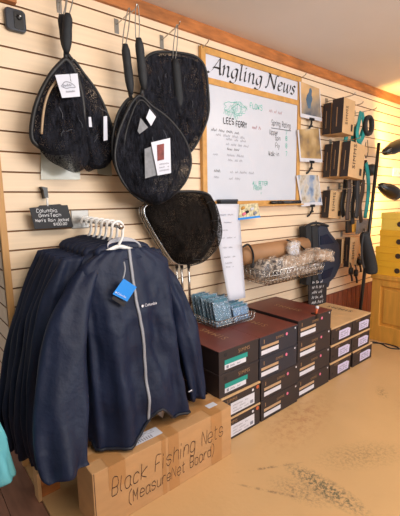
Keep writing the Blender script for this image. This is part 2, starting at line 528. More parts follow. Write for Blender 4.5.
def rrect(x0, z0, x1, z1, r, y, seg=6):
    o = []
    for cx, cz, a0 in ((x1-r, z1-r, 0), (x0+r, z1-r, 90), (x0+r, z0+r, 180), (x1-r, z0+r, 270)):
        for k in range(seg+1):
            a = math.radians(a0 + 90*k/seg)
            o.append(Vector((cx+r*math.cos(a), y, cz+r*math.sin(a))))
    return o

g = thing('wall_camera', 'dark grey rounded square camera mounted high on the slat wall', 'camera', (0.585, 0, 2.37))
MB().prism(rrect(0.536, 2.320, 0.632, 2.424, 0.02, -0.028), (0, 0.028, 0)).build('housing', 'dark_plastic', g, bevel=0.006)
MB().prism(rrect(0.575, 2.332, 0.618, 2.412, 0.006, -0.031), (0, 0.004, 0)).build('front_panel', 'black_plastic', g)
MB().lathe([(0.0, 0.006), (0.009, 0.005), (0.013, 0.0), (0.013, -0.003)], (0.598, -0.031, 2.385), (0, -1, 0)).build('lens', 'black_plastic', g)
MB().lathe([(0.0, 0.003), (0.003, 0.002), (0.004, 0.0)], (0.603, -0.037, 2.39), (0, -1, 0)).build('status_light', 'white_plastic', g)

def hook(label, X, z, tip, y0=0.0, double=True):
    t = thing('slatwall_hook', label, 'hook', (X, 0, z), 'metal hooks on the slat wall')
    MB().box((X-0.014, -0.005, z-0.04), (X+0.014, 0.0, z+0.04)).build('bracket', 'dull_steel', t, bevel=0.002)
    mb = MB()
    tip = Vector(tip)
    base = Vector((X, -0.004, z+0.01))
    mb.tube(smooth([base, base.lerp(tip, 0.5), tip + Vector((0, 0.015, -0.004)), tip + Vector((0, -0.004, 0.014))], 5), 0.0035, 6)
    mb.build('prong', 'chrome', t)
    return t

hook('metal hook at top left holding the two leftmost landing nets', 0.815, 2.515, (0.815, -0.17, 2.53))
hook('metal hook holding the pair of nets with long foam handles', 1.15, 2.497, (1.15, -0.235, 2.515))
hook('metal hook holding the square-framed landing net beside the whiteboard', 1.468, 2.487, (1.468, -0.2, 2.527))
hook('bare metal hook at the whiteboard top left corner', 1.785, 2.497, (1.785, -0.10, 2.535))
hook('bare metal hook above the whiteboard top right corner', 2.905, 2.507, (2.905, -0.09, 2.535))

# ------------------------------------------------------------------ landing nets
def net_bag(hoop, yc, depth, sag, folds, seed, rings=14, twist=0.0, front=True):
    """a bag of netting spanned by the hoop: it hangs to a low point and falls in loose pleats"""
    n = len(hoop)
    c = sum(hoop, Vector())/n
    zmin = min(p.z for p in hoop)
    low = c + Vector((0, 0, (zmin - c.z)*0.55))
    rows = []
    for i in range(rings+1):
        r = 1 - i/rings*0.985
        row = []
        for j, p in enumerate(hoop):
            q = low + (p-low)*r
            bulge = min(1.0, (1-r*r)*1.25)
            ov = 1 + 0.055*math.exp(-((r-0.88)/0.09)**2)*(0.4+noise.noise(Vector((p.x*12+seed, p.z*12, 4.0))))
            q = low + (p-low)*r*ov
            n1 = noise.noise(Vector((q.x*14+seed, q.z*5, seed*1.7)))
            n2 = noise.noise(Vector((q.x*30+seed*2, q.z*16, seed*3.1)))
            f = n1*0.040*bulge + n2*0.014*bulge
            row.append(Vector((q.x + n2*0.014*bulge, q.y - depth*bulge + f, q.z - sag*bulge*max(0.15, (c.z+0.1-q.z)/max(0.1, c.z-zmin)) + n1*0.02*bulge)))
        rows.append(row)
    return rows

def loop_wire(mb, top, end, r=0.003):
    top, end = Vector(top), Vector(end)
    s = Vector((0.012, 0, 0))
    mb.tube(smooth([end-s*0.8, end.lerp(top, 0.5)-s*1.1, top-s*0.5, top+s*0.5, end.lerp(top, 0.5)+s*1.1, end+s*0.8], 5), r, 6)

def threads(parent, hoop, y, seed, count=5, spread=0.7):
    """loose pale ends of net cord, each a strand of its own"""
    r = random.Random(seed)
    n = len(hoop); c = sum(hoop, Vector())/n
    for i in range(count):
        p = c + (hoop[r.randrange(n)]-c)*r.uniform(0.2, spread)
        dx, dz = r.uniform(-.03, .03), r.uniform(-.06, .02)
        q = [Vector((p.x + dx*k/3 + r.uniform(-.006, .006), y - r.uniform(0, .006), p.z + dz*k/3 + r.uniform(-.006, .006))) for k in range(4)]
        mb = MB(); mb.tube(smooth(q, 4), 0.0016, 4); mb.build('loose_thread', 'net_thread', parent)

def net(label, hoop_px, Y, handle_px, wire_top, rimr=0.008, handle_r=0.02, bag=('net_black', 0.06, 0.05), seed=1, rim='net_rim', rim_inner=None, group='landing nets hung by their handles', bag_px=None, layers=2, tilt=0.0, handle_top=None):
    hoop = smooth([at(x, y, Y) for x, y in hoop_px], 5, True)
    c = sum(hoop, Vector())/len(hoop)
    t = thing('landing_net', label, 'fishing net', c, group)
    MB().tube(hoop, rimr, 8, True).build('hoop', rim, t)
    if rim_inner:
        MB().tube(smooth([at(x, y, Y-0.05) for x, y in [(57, 80), (50, 90), (45.5, 102), (43, 116), (41.5, 134)]], 5), 0.006, 6).build('inner_rim', rim_inner, t)
    a, b = at(*handle_px[0], Y), at(*handle_px[1], Y)
    d = (b-a)
    prof = [0.6, 0.95, 1.0, 0.95, 1.0, 1.02, 0.98, 0.8, 0.5]
    MB().tube([a + d*(k/8) + Vector((0, -0.012, 0)) for k in range(9)], [handle_r*1.22*p for p in prof], 12).build('handle', 'foam_black', t)
    near = min(hoop, key=lambda p: (p-b).length)
    mb = MB(); mb.tube([b - d*0.05, near], handle_r*0.55, 8); mb.build('neck', 'net_rim', t)
    mb = MB(); loop_wire(mb, wire_top, a); mb.build('hanging_loop', 'dull_steel', t)
    if bag_px: bag_out = smooth([at(x, y, Y) for x, y in bag_px], 5, True)
    else: bag_out = hoop
    nb = MB().grid(net_bag(bag_out, Y, bag[1], bag[2], 7, seed), True)
    nb.build('net_bag', bag[0], t)
    if layers > 1:
        MB().grid(net_bag(hoop, Y, bag[1]*0.45, bag[2]*0.6, 11, seed+5), True).build('net_lining', bag[0], t)
    threads(t, hoop, Y-bag[1]-0.012, seed)
    return t, hoop

def paper_tag(parent, pts, name='paper_tag', m='paper', art=None):
    pts = [Vector(p) for p in pts]
    mb = MB().prism(pts, (0, -0.0012, 0))
    o = mb.build(name, m, parent)
    if art:
        pl = Plane(pts[0] + Vector((0, -0.0016, 0)), pts[1]-pts[0], pts[3]-pts[0], (0, -1, 0))
        W, H = (pts[1]-pts[0]).length, (pts[3]-pts[0]).length
        mb = MB(); art(mb, pl, W, H); mb.build('print', art.m, o)
    return o

# leftmost pair
netB2, h = net('dark landing net half hidden behind the leftmost net', [(72, 60), (84, 74), (96, 90), (105, 108), (112, 128), (114, 146), (108, 162), (97, 168), (84, 158), (74, 120), (68, 85)], -0.09, ((61, 16), (66, 54)), (0.812, -0.10, 2.535), seed=3, bag=('net_black', 0.05, 0.02), bag_px=[(72, 62), (84, 76), (96, 92), (105, 110), (112, 129), (114, 146), (112, 158), (106, 167), (96, 169), (84, 168), (72, 120), (68, 87)])
def sc_art(mb, pl, W, H):
    for k in range(4): scribble(mb, pl, W*0.15, H*(0.3+0.15*k), W*0.7, H*0.1, 0.003, k)
sc_art.m = 'ink_grey'
paper_tag(netB2, [at(103.5, 141, -0.16), at(107.5, 140, -0.16), at(107, 116, -0.16), at(103.5, 116.5, -0.16)], 'paper_tag')
netA, h = net('leftmost landing net with light wooden inner rim and large white tag', [(67, 60), (76, 74), (82, 95), (84, 118), (82, 140), (70, 151), (54, 153), (40, 147), (32, 138), (33, 118), (39, 97), (50, 76), (60, 64)], -0.15, ((67, 15), (65.5, 54)), (0.83, -0.16, 2.54), seed=1, rim_inner='tan_rim', bag=('net_black', 0.07, 0.02), rimr=0.012, bag_px=[(67, 60), (76, 74), (82, 95), (85, 118), (87, 140), (89, 158), (84, 169), (74, 172.5), (63, 168), (50, 161), (41, 151), (34, 140), (37, 122), (44, 97), (54, 76), (61, 64)])
def fish_art(mb, pl, W, H):
    stroke(mb, pl, [(v.x, v.y) for v in smooth([(W*.15, H*.5, 0), (W*.4, H*.68, 0), (W*.7, H*.62, 0), (W*.88, H*.42, 0), (W*.6, H*.42, 0), (W*.35, H*.4, 0), (W*.15, H*.5, 0)], 4)], 0.004)
    scribble(mb, pl, W*.25, H*.48, W*.5, H*.1, 0.003, 4); scribble(mb, pl, W*.3, H*.22, W*.5, H*.07, 0.003, 6)
fish_art.m = 'ink_grey'
paper_tag(netA, [at(62, 98, -0.235), at(80, 96.5, -0.235), at(77.5, 73.5, -0.235), at(55, 75, -0.235)], 'price_tag', art=fish_art)
paper_tag(netA, [at(89, 127, -0.2), at(92, 127, -0.2), at(91, 117, -0.2), at(88.5, 117, -0.2)], 'small_tag')

# square-framed net by the whiteboard
netD, h = net('square-framed black landing net hanging beside the whiteboard', [(146, 58), (158, 52), (180, 53), (196, 57), (205, 68), (208, 90), (208.5, 112), (203, 130), (192, 150), (176, 160), (158, 150), (147, 125), (143, 95), (143, 70)], -0.10, ((174, 60), (179, 114)), (1.468, -0.17, 2.52), seed=8, rimr=0.009, bag=('net_black', 0.02, 0.04), handle_r=0.024)
MB().tube(smooth([at(x, y, -0.07) for x, y in [(150, 62), (162, 57), (186, 59), (198, 66), (203, 90), (203, 112), (197, 132), (182, 150)]], 5), 0.007, 6).build('inner_rim', 'net_rim', netD)

# the pair with long handles
netB, h = net('left net of the long-handled pair, handle reaching higher wall slats', [(131, 98), (140, 112), (152, 135), (158, 160), (150, 185), (135, 192), (121, 178), (113, 158), (113, 135), (119, 112)], -0.17, ((124, 45), (130, 95)), (1.135, -0.18, 2.515), seed=12, bag=('net_black', 0.02, 0.04))
netC, h = net('right net of the long-handled pair with printed card and small tags', [(141, 96), (152, 106), (168, 118), (184, 138), (191, 160), (186, 180), (172, 196), (155, 204), (138, 198), (123, 182), (115, 160), (118, 135), (127, 112), (134, 100)], -0.22, ((137.5, 39), (143, 90)), (1.155, -0.235, 2.52), seed=15, bag=('net_black', 0.07, 0.05), rimr=0.008)
MB().tube(smooth([at(x, y, -0.235) for x, y in [(140, 100), (128, 125), (124, 150), (128, 175), (140, 192), (158, 196), (172, 184), (180, 160), (172, 135), (156, 116)]], 5, True), 0.006, 6, True).build('inner_rim', 'net_rim', netC)
paper_tag(netC, [at(146, 118, -0.31), at(151, 126, -0.31), at(156, 117, -0.31), at(149.5, 109, -0.31)], 'price_tag')
paper_tag(netC, [at(137.5, 131, -0.305), at(139.5, 134, -0.305), at(148, 127.5, -0.305), at(140.5, 118, -0.305)], 'grey_card', 'paper_grey')
paper_tag(netC, [at(145, 178.5, -0.305), at(157, 175, -0.305), at(155, 145, -0.305), at(144.5, 149, -0.305)], 'grey_card', 'paper_grey')
card = paper_tag(netC, [at(157.5, 175.5, -0.315), at(171, 173, -0.315), at(170, 138, -0.315), at(151, 142.5, -0.315)], 'printed_card')
MB().prism([at(157.5, 161, -0.318), at(164, 159.5, -0.318), at(164, 143.5, -0.318), at(157, 145, -0.318)], (0, -0.001, 0)).build('picture', 'print_red', card)
pl = Plane(at(158, 174, -0.3185), at(170, 172, -0.3185)-at(158, 174, -0.3185), (0, 0, 1), (0, -1, 0))
mb = MB()
for k in range(3): scribble(mb, pl, 0.01, 0.012+0.018*k, 0.07, 0.008, 0.002, k)
mb.build('print', 'ink_grey', card)

# upside-down nets with chrome tubes
def chrome_net(label, dx, Y, seed, handle_x, bag):
    px = [(147, 205), (165, 195), (188, 192), (206, 194), (212, 202), (217, 222), (213, 240), (201, 258), (186, 264), (174, 262), (162, 246), (148, 222), (144, 212)]
    hoop = smooth([at(x+dx, y, Y) for x, y in px], 5, True)
    c = sum(hoop, Vector())/len(hoop)
    t = thing('landing_net', label, 'fishing net', c, 'chrome-handled nets hung upside down')
    MB().tube(hoop, 0.0065, 8, True).build('hoop', 'chrome', t)
    if bag:
        MB().grid(net_bag(hoop, Y, 0.075, 0.02, 6, seed), True).build('net_bag', 'net_fine', t)
        MB().grid(net_bag(hoop, Y, 0.035, 0.03, 9, seed+3), True).build('net_lining', 'net_fine', t)
    a = at(handle_x-6, 262, Y); b = at(handle_x, 306, Y)
    mb = MB(); mb.tube([at(handle_x-1.5, 263, Y), b], 0.009, 10); mb.build('handle', 'chrome', t)
    MB().tube([at(handle_x-1.6, 262, Y), at(handle_x-1.2, 268, Y)], 0.012, 10).build('collar', 'black_plastic', t)
    return t, hoop
chrome_net('upside-down chrome-tubed net closest to the wall, mostly covered', -4.5, -0.045, 21, 178, False)
chrome_net('middle of the three chrome-tubed nets hanging upside down', -2, -0.075, 23, 183, False)
netE, hE = chrome_net('front dark mesh net with chrome rim hanging upside down', 0, -0.11, 25, 190, True)
mb = MB()
r = random.Random(4)
edge = [(210, 196), (216, 205), (220, 218), (222, 232), (219, 245), (212, 254), (203, 262), (190, 266)]
mb.tube(smooth([at(x, y, -0.17) for x, y in edge], 4), 0.003, 5)
for k in range(8):
    x, y = edge[k]
    mb.tube(smooth([at(x, y, -0.17), at(x-4+r.uniform(-2, 2), y+r.uniform(-4, 4), -0.185), at(x-10, y+r.uniform(-6, 6), -0.18)], 3), 0.002, 4)
mb.build('mesh_fringe', 'net_rim', netE)
mb = MB(); mb.tube(smooth([at(x, y, -0.118) for x, y in [(146, 204), (165, 194), (188, 191.5), (206, 193.5), (212.5, 202), (217, 222), (213, 240), (201, 258), (188, 264)]], 5), 0.010, 8); mb.build('mesh_hem', 'net_rim', netE)
mb = MB().grid([[at(x, y, -0.17) for x, y in edge], [at(x-8, y-2, -0.18) for x, y in edge]])
mb.build('mesh_skirt', 'net_fine', netE)

# clear plates left on the slats under the nets
for lab, q in (('clear acrylic sign plate on the slats below the leftmost net', [(41, 150), (80, 150), (80, 179.5), (41, 179.5)]), ('small clear acrylic plate behind the second net', [(97, 160), (111, 160), (112, 176), (98, 174)])):
    a, b, c, d = [at(*p, -0.012) for p in q]
    t = thing('acrylic_plate', lab, 'sign holder', (a+c)/2, 'clear acrylic plates on the slats')
    MB().prism([a, b, c, d], (0, 0.004, 0)).build('sheet', 'clear_sheet', t)
    MB().box((a.x, -0.012, a.z-0.012), (b.x, 0.0, a.z)).build('hanger_lip', 'clear_sheet', t)

# price sign by the jackets
sg = thing('price_sign', 'black chalk price sign clipped to the wall beside white hangers', 'sign', at(50, 216, -0.07))
pl = Plane(at(35.5, 229, -0.07), at(73, 227, -0.07)-at(35.5, 229, -0.07), (0, 0, 1), (0, -1, 0))
q = [at(35, 229.2, -0.07), at(73.5, 227, -0.07), at(67.5, 205, -0.07), at(62, 205.2, -0.07), at(60, 204, -0.07), at(40, 205.5, -0.07), at(38, 207, -0.07), at(29.5, 208, -0.07)]
MB().prism(q, (0, 0.006, 0)).build('board', 'chalkboard', sg)
mb = MB()
slant = -0.14
for i, (tx, aa, sz) in enumerate((('Columbia', 0.0, 0.021), ('OmniTech', 0.022, 0.019), ("Men's Rain Jacket", 0.004, 0.0165), ('$100.00', 0.085, 0.014))):
    fit_text(mb, tx, pl, *((0.012, 0.086, 0.018, 0.11), (0.022, 0.062, 0.016, 0.12), (0.004, 0.036, 0.015, 0.18), (0.095, 0.014, 0.013, 0.075))[i], 0.0026, n=0.002, seed=i)
mb.build('chalk_lettering', 'chalk', sg)
mb = MB()
a = at(45, 187, -0.0)
mb.prism([at(41.5, 186.5, -0.05), at(47.5, 187.5, -0.05), at(48.5, 198, -0.05), at(45, 198.5, -0.05), at(43.5, 190, -0.05)], (0, 0.05, 0))
mb.build('clip', 'black_plastic', sg)
MB().tube([at(47, 198, -0.06), at(47.5, 206, -0.066)], 0.006, 8).build('clip_stem', 'white_plastic', sg)

# ------------------------------------------------------------------ face-out arm, hangers and jackets
arm = thing('faceout_arm', 'chrome face-out arm on the slat wall carrying white hangers', 'rail', (0.86, 0, 1.385))
MB().box((0.80, -0.008, 1.325), (0.905, 0.0, 1.43)).build('bracket', 'dull_steel', arm, bevel=0.003)
mb = MB()
mb.tube([(0.86, -0.004, 1.37), (0.86, -0.485, 1.352)], 0.008, 8)
mb.build('bar', 'chrome', arm)
MB().lathe([(0, 0.012), (0.012, 0.01), (0.014, 0), (0.01, -0.006)], (0.86, -0.487, 1.352), (0, -1, 0)).build('end_stop', 'chrome', arm)

def hanger(label, X, y, seed):
    r = random.Random(seed)
    zt = 1.37 - 0.018*(-y)/0.48 + 0.0125
    t = thing('clothes_hanger', label, 'hanger', (X, y, zt), 'white plastic hangers on the arm')
    mb = MB()
    pts = [(X+0.030*math.cos(a), y, zt-0.018+0.030*math.sin(a)) for a in [math.radians(d) for d in range(200, -30, -20)]]
    neck = [(X+0.022, y, zt-0.07), (X+0.004, y, zt-0.10), (X, y, zt-0.118)]
    mb.tube(smooth(pts + neck, 3), 0.0072, 8)
    mb.build('hook', 'white_plastic', t)
    mb = MB()
    zn = zt - 0.118
    mb.tube(smooth([(X-0.18, y+0.005, zn-0.082), (X-0.11, y, zn-0.036), (X-0.035, y, zn-0.004), (X, y, zn+0.004), (X+0.035, y, zn-0.004), (X+0.11, y, zn-0.036), (X+0.18, y+0.005, zn-0.082)], 5), 0.011, 8, flat=0.6)
    mb.tube([(X-0.17, y, zn-0.086), (X+0.17, y, zn-0.086)], 0.005, 6)
    mb.build('shoulder_bar', 'white_plastic', t)
    return t, zn

def interp(tab, s):
    for (a, va), (b, vb) in zip(tab, tab[1:]):
        if s <= b:
            k = (s-a)/(b-a) if b > a else 0
            k = max(0, min(1, k))
            if isinstance(va, (tuple, list)): return [x+(y-x)*k for x, y in zip(va, vb)]
            return va+(vb-va)*k
    return tab[-1][1]

def sleeve_rows(chain, seed, amp=0.010, n=26, m=34):
    """chain: (x, y, z, rx, ry) from shoulder to cuff"""
    P = smooth([Vector(c[:3]) for c in chain], 8)
    R = smooth([Vector((c[3], c[4], 0)) for c in chain], 8)
    rows = []
    for i, (p, rr) in enumerate(zip(P, R)):
        s = i/(len(P)-1)
        row = []
        for j in range(m):
            th = 2*math.pi*j/m
            ca, sa = math.cos(th), math.sin(th)
            f = amp*(0.5+s)*(math.sin(3*th+seed+2.2*s)+0.9*(1-2*abs(math.sin(2.5*th+seed*2.3-3*s)))+0.7*(1-2*abs(math.sin(9*s+th*1.5+seed)))) + 0.020*noise.noise(Vector((p.x*6+ca*1.2+seed, p.z*7, sa*1.2)))
            row.append(p + Vector((ca*(rr.x + f*0.35), sa*(rr.y + f*0.8), 0)))
        rows.append(row)
    return rows

def jacket(label, X, y, zn, seed, wide=0.29, thick=0.10, hem=0.31, lean=0.12, left=None, right=None, front=False, fab='navy_fabric', dark='navy_dark', group='navy rain jackets on the arm', name='rain_jacket', fold=1.0):
    r = random.Random(seed)
    t = thing(name, label, 'jacket', (X, y, zn), group)
    ns, m = 46, 72
    prof = [(0.0, (0.112, 0.040)), (0.02, (0.145, max(0.034, thick*0.5))), (0.05, (0.20, max(0.034, thick*0.6))), (0.085, (0.245, max(0.034, thick*0.75))), (0.14, (wide*0.92, max(0.03, thick*0.85))), (0.45, (wide*0.93, thick)), (0.75, (wide*0.98, thick*1.05)), (1.0, (wide*1.02, thick*1.02))]
    rows = []
    for i in range(ns+1):
        s = i/ns
        hw, hd = interp(prof, s)
        row = []
        for j in range(m):
            th = 2*math.pi*j/m
            ca, sa = math.cos(th), math.sin(th)
            e = 0.85
            cx = math.copysign(abs(ca)**e, ca); cy = math.copysign(abs(sa)**e, sa)
            h = hem
            if front:                                   # the front right hem lifts off the zip and the side
                u = ca
                if sa < 0: h = hem + 0.012 + (0.10*max(0, 1-abs(u-0.14)/0.30)**0.8 if u > -0.12 else 0) - 0.02*max(0, min(1, (-u-0.1)*4))
                else: h = hem + 0.02
            z = zn - 0.005 + (h-zn)*s
            A = (0.015 if front else 0.011)*min(1, s*2.2)
            f = A*(math.sin(5*th+seed+1.5*s)+0.9*(1-2*abs(math.sin(4.5*th+seed*1.7-1.2*s)))+0.4*math.sin(14*th+seed))
            f += 0.030*min(1, 0.3+s)*noise.noise(Vector((ca*2.2+seed, z*4.2, sa*1.6)))
            f += 0.012*noise.noise(Vector((ca*6+seed, z*11, sa*4)))
            yb_ = y - lean*max(0, s-0.08)*(1.0 if sa < 0 else 0.75)
            row.append(Vector((X + cx*(hw+f*0.3), yb_ + cy*(hd+f*fold), z)))
        rows.append(row)
    body = MB().grid(rows, True).build('body', fab, t, solid=0.003)
    if left: MB().grid(sleeve_rows(left, seed), True).build('sleeve', fab, t, solid=0.003)
    if right: MB().grid(sleeve_rows(right, seed+4), True).build('sleeve', fab, t, solid=0.003)
    # hood rolled around the back of the neck
    hd = MB()
    ring = []
    for k in range(17):                               # hood lying folded behind the collar
        a = math.radians(-30 + 240*k/16)
        ring.append(Vector((X + 0.135*math.cos(a), y + 0.014 + 0.034*math.sin(a), zn - 0.030 + 0.026*max(0, math.sin(a)))))
    hd.tube(ring, [0.008, 0.016, 0.023, 0.028, 0.031, 0.032, 0.031, 0.030, 0.030, 0.030, 0.031, 0.032, 0.031, 0.028, 0.023, 0.016, 0.008], 12)
    cr_ = []
    for k in range(6):                                # stand collar, low at the zip and high at the back
        q = k/5
        cr_.append([Vector((X + (0.098+0.022*(1-q))*math.cos(2*math.pi*j/36), y + 0.002 + (0.050+0.010*(1-q))*math.sin(2*math.pi*j/36), zn - 0.055 + q*(0.048 + 0.038*math.sin(2*math.pi*j/36)))) for j in range(36)])
    MB().grid(cr_, True).build('collar', fab, t, solid=0.006)
    hd.build('hood', fab, t)
    return t, rows


HANG = [(-0.075, 'clothes hanger closest to the wall'), (-0.14, 'second white hanger out from the wall'), (-0.205, 'third white hanger out from the wall'), (-0.27, 'fourth white hanger out from the wall'), (-0.335, 'fifth white hanger out from the wall, third from the front'), (-0.395, 'white hanger just behind the front jacket'), (-0.455, 'front white hanger inside the tagged navy jacket')]
JL = ['navy rain jacket against the wall, last on the arm', 'navy rain jacket second from the wall on the arm', 'navy rain jacket third from the wall on the arm', 'navy rain jacket fourth from the wall on the arm', 'navy rain jacket third from the front of the arm', 'navy rain jacket directly behind the tagged front jacket']
for i, (yh, lab) in enumerate(HANG):
    t, zn = hanger(lab if i else 'white hanger closest to the wall on the chrome arm', 0.86, yh, i)
    if i < 6:
        k = i/5
        lx = 0.86
        left = [(lx-0.215, yh, zn-0.035, 0.06, 0.03), (lx-0.32, yh-0.01, zn-0.28, 0.075, 0.035), (lx-0.415+0.03*k, yh-0.03, zn-0.55, 0.075, 0.034), (lx-0.475+0.05*k, yh-0.06, zn-0.80, 0.07, 0.03), (lx-0.49+0.08*k, yh-0.08, 0.27, 0.06, 0.028)]
        right = [(lx+0.22, yh, zn-0.04, 0.06, 0.03), (lx+0.29, yh-0.01, zn-0.28, 0.065, 0.032), (lx+0.33, yh-0.03, zn-0.55, 0.06, 0.03), (lx+0.35, yh-0.05, zn-0.8, 0.055, 0.03)]
        jacket(JL[i], 0.86, yh, zn-0.006, 10+i*3.7, wide=0.27, thick=0.026, hem=0.33, lean=0.05, left=left, right=right, fold=0.6)

# the front jacket
FY = -0.455
zn = 1.37 - 0.018*0.455/0.48 + 0.0125 - 0.118
Lp = lambda x, y, Y, rx, ry: tuple(at(x, y, Y)) + (rx, ry)
left = [Lp(93, 265, -0.455, 0.05, 0.035), Lp(82, 285, -0.475, 0.072, 0.045), Lp(70, 320, -0.53, 0.090, 0.05), Lp(64, 372, -0.60, 0.108, 0.048), Lp(63, 424, -0.67, 0.112, 0.042), Lp(65, 466, -0.73, 0.098, 0.036), Lp(67, 474, -0.745, 0.09, 0.034)]
right = [Lp(154, 263, -0.455, 0.05, 0.035), Lp(168, 280, -0.465, 0.06, 0.045), Lp(180, 312, -0.49, 0.070, 0.055), Lp(190, 352, -0.53, 0.066, 0.055), Lp(197, 397, -0.57, 0.05, 0.04)]
fj, rows = jacket('front navy rain jacket with bright blue hang tag and grey zip', 0.895, FY, zn+0.0, 4.2, wide=0.268, thick=0.085, hem=0.325, lean=0.118, left=left, right=right, front=True, fab='navy_bright', group='navy rain jackets on the arm')
m = len(rows[0])
def front_pt(x, s, off=0.006):
    """point on the front of the jacket at world x, ring fraction s"""
    row = rows[int(round(s*(len(rows)-1)))]
    fr = [p for j, p in enumerate(row) if math.sin(2*math.pi*j/m) < 0]
    fr.sort(key=lambda p: p.x)
    for a, b in zip(fr, fr[1:]):
        if a.x <= x <= b.x:
            k = (x-a.x)/max(1e-9, b.x-a.x)
            return a.lerp(b, k) + Vector((0, -off, 0))
    return (fr[0] if x < fr[0].x else fr[-1]) + Vector((0, -off, 0))
zx = [(0.0, 0.892), (0.15, 0.882), (0.3, 0.882), (0.45, 0.896), (0.6, 0.90), (0.8, 0.893), (1.0, 0.885)]
mb = MB()
mb.tube(smooth([front_pt(interp(zx, s/24), s/24, 0.004) for s in range(25)], 3), 0.0085, 6, flat=0.5)
mb.build('zip', 'zip_grey', fj)
mb = MB()
hemp = [rows[-1][j % m] for j in range(m//2, m+1)]
mb.tube([p + Vector((0, -0.003, 0.008)) for p in hemp], 0.008, 6)
mb.build('hem_binding', 'navy_dark', fj)
# collar lining
col_rows = []
for k in range(5):
    q = k/4
    col_rows.append([Vector((0.895 + (0.091-0.010*q)*math.cos(2*math.pi*j/36), FY + 0.002 + (0.045-0.006*q)*math.sin(2*math.pi*j/36), zn + 0.004 + 0.044*math.sin(2*math.pi*j/36) - 0.055*q*(1 if math.sin(2*math.pi*j/36) > 0 else 0.5))) for j in range(36)])
MB().grid(col_rows, True).build('collar_lining', 'grey_lining', fj, solid=0.002)
# hem lining seen under the lifted front edge
mb = MB()
hr = []
for k in range(9):
    x = 0.83 + 0.17*k/8
    p = front_pt(x, 1.0, -0.03)
    hr.append([p + Vector((0, 0.0, 0.03)), p + Vector((0, 0.03, -0.045))])
mb.grid(hr); mb.build('hem_lining', 'grey_lining', fj, solid=0.002)
# hang tag
a, b, c, d = at(127, 301.5, -0.585), at(136.5, 287, -0.585), at(123.5, 278.5, -0.585), at(112.5, 294, -0.585)
tg = MB().prism([a, b, c, d], (0, -0.002, 0)).build('hang_tag', 'tag_blue', fj)
pl = Plane(d + Vector((0, -0.0025, 0)), a-d, c-d, (0, -1, 0))
mb = MB(); type_text(mb, 'Columbia', pl, 0.014, 0.010, 0.014); disc(mb, pl, 0.008, 0.014, 0.004, 0.001); mb.build('tag_lettering', 'label_white', tg)
q = [at(126, 303, -0.583), at(124, 307, -0.583), at(112, 299, -0.583), at(113, 296, -0.583)]
tk = MB().prism(q, (0, 0.001, 0)).build('size_ticket', 'ink_black', fj)
MB().tube(smooth([at(124, 262, -0.545), at(125, 270, -0.57), at(123, 279, -0.583)], 4), 0.004, 5).build('zip_pull', 'zip_grey', fj)
# chest logo
def on_front(px, py, off=0.004):
    lo, hi = -0.2, -0.9
    best = None
    for i in range(120):
        Y = -0.44 - 0.35*i/119
        p = at(px, py, Y)
        s = (zn - p.z)/(zn-0.33)
        if 0 <= s <= 1:
            e = front_pt(p.x, s, off)
            dd = abs(e.y-p.y)
            if best is None or dd < best[0]: best = (dd, p)
    return best[1]
a, b = on_front(140, 308), on_front(155, 304.5)
pl = Plane(a, b-a, (0, 0, 1))
pl = Plane(a, b-a, (0, 0, 1), (b-a).cross(Vector((0, 0, 1))))
mb = MB(); disc(mb, pl, 0.008, 0.010, 0.007, 0.010); type_text(mb, 'Columbia', pl, 0.022, 0.004, 0.021, 0.010); mb.build('chest_logo', 'label_white', fj)
a, b = at(188.5, 392, -0.635), at(192, 390, -0.635)
mb = MB(); mb.tube([a, b], 0.003, 5); mb.build('sleeve_logo', 'label_white', fj)

# cyan jacket at the edge of the frame
cl = [(0.04, -0.62, 1.18, 0.05, 0.045), (0.12, -0.62, 0.95, 0.06, 0.045), (0.165, -0.61, 0.7, 0.066, 0.042), (0.195, -0.60, 0.5, 0.068, 0.036), (0.205, -0.60, 0.385, 0.072, 0.034)]
cy, _ = jacket('turquoise jacket with gathered hem hanging left of the navy jackets', -0.16, -0.62, 1.25, 31.0, wide=0.27, thick=0.08, hem=0.38, lean=0.0, left=[(-0.38, -0.62, 1.18, 0.05, 0.045), (-0.46, -0.62, 0.95, 0.06, 0.05), (-0.5, -0.61, 0.7, 0.06, 0.05), (-0.52, -0.60, 0.4, 0.06, 0.05)], right=cl, fab='cyan_fabric', group=None)

# ------------------------------------------------------------------ cardboard carton and bits below the jackets
ct = thing('cardboard_box', 'long taped cardboard carton with black handwriting on its front', 'box', (0.97, -0.6, 0))
MB().box((0.553, -0.70, 0.0), (1.393, -0.505, 0.30)).build('carton', 'cardboard', ct, bevel=0.003)
fp = Plane((0.553, -0.70, 0), (1, 0, 0), (0, 0, 1), (0, -1, 0))
tp = Plane((0.553, -0.70, 0.30), (1, 0, 0), (0, 1, 0), (0, 0, 1))
for a0, a1 in ((0.075, 0.16), (0.36, 0.385), (0.40, 0.465), (0.685, 0.765)):
    mb = MB(); rect(mb, fp, a0, 0.0 if a0 > 0.2 else 0.18, a1, 0.30, 0.0006, 0.0005); rect(mb, tp, a0, 0, a1, 0.195, 0.0006, 0.0005)
    mb.build('tape', 'packing_tape', ct)
mb = MB(); rect(mb, tp, 0.0, 0.08, 0.84, 0.13, 0.0012, 0.0005); mb.build('tape', 'packing_tape', ct)
mb = MB(); rect(mb, tp, 0.215, 0.045, 0.40, 0.115, 0.002, 0.0006); lb = mb.build('shipping_label', 'paper', ct)
mb = MB()
for k in range(9): rect(mb, tp, 0.235+k*0.013, 0.052, 0.241+k*0.013, 0.075, 0.003, 0.0004)
for k in range(2): scribble(mb, tp, 0.235, 0.085+0.013*k, 0.14, 0.006, 0.002, k, 0.003)
mb.build('label_print', 'ink_grey', lb)
mb = MB(); rect(mb, tp, 0.725, 0.06, 0.79, 0.10, 0.002, 0.0006); mb.build('paper_slip', 'paper', ct)
mb = MB()
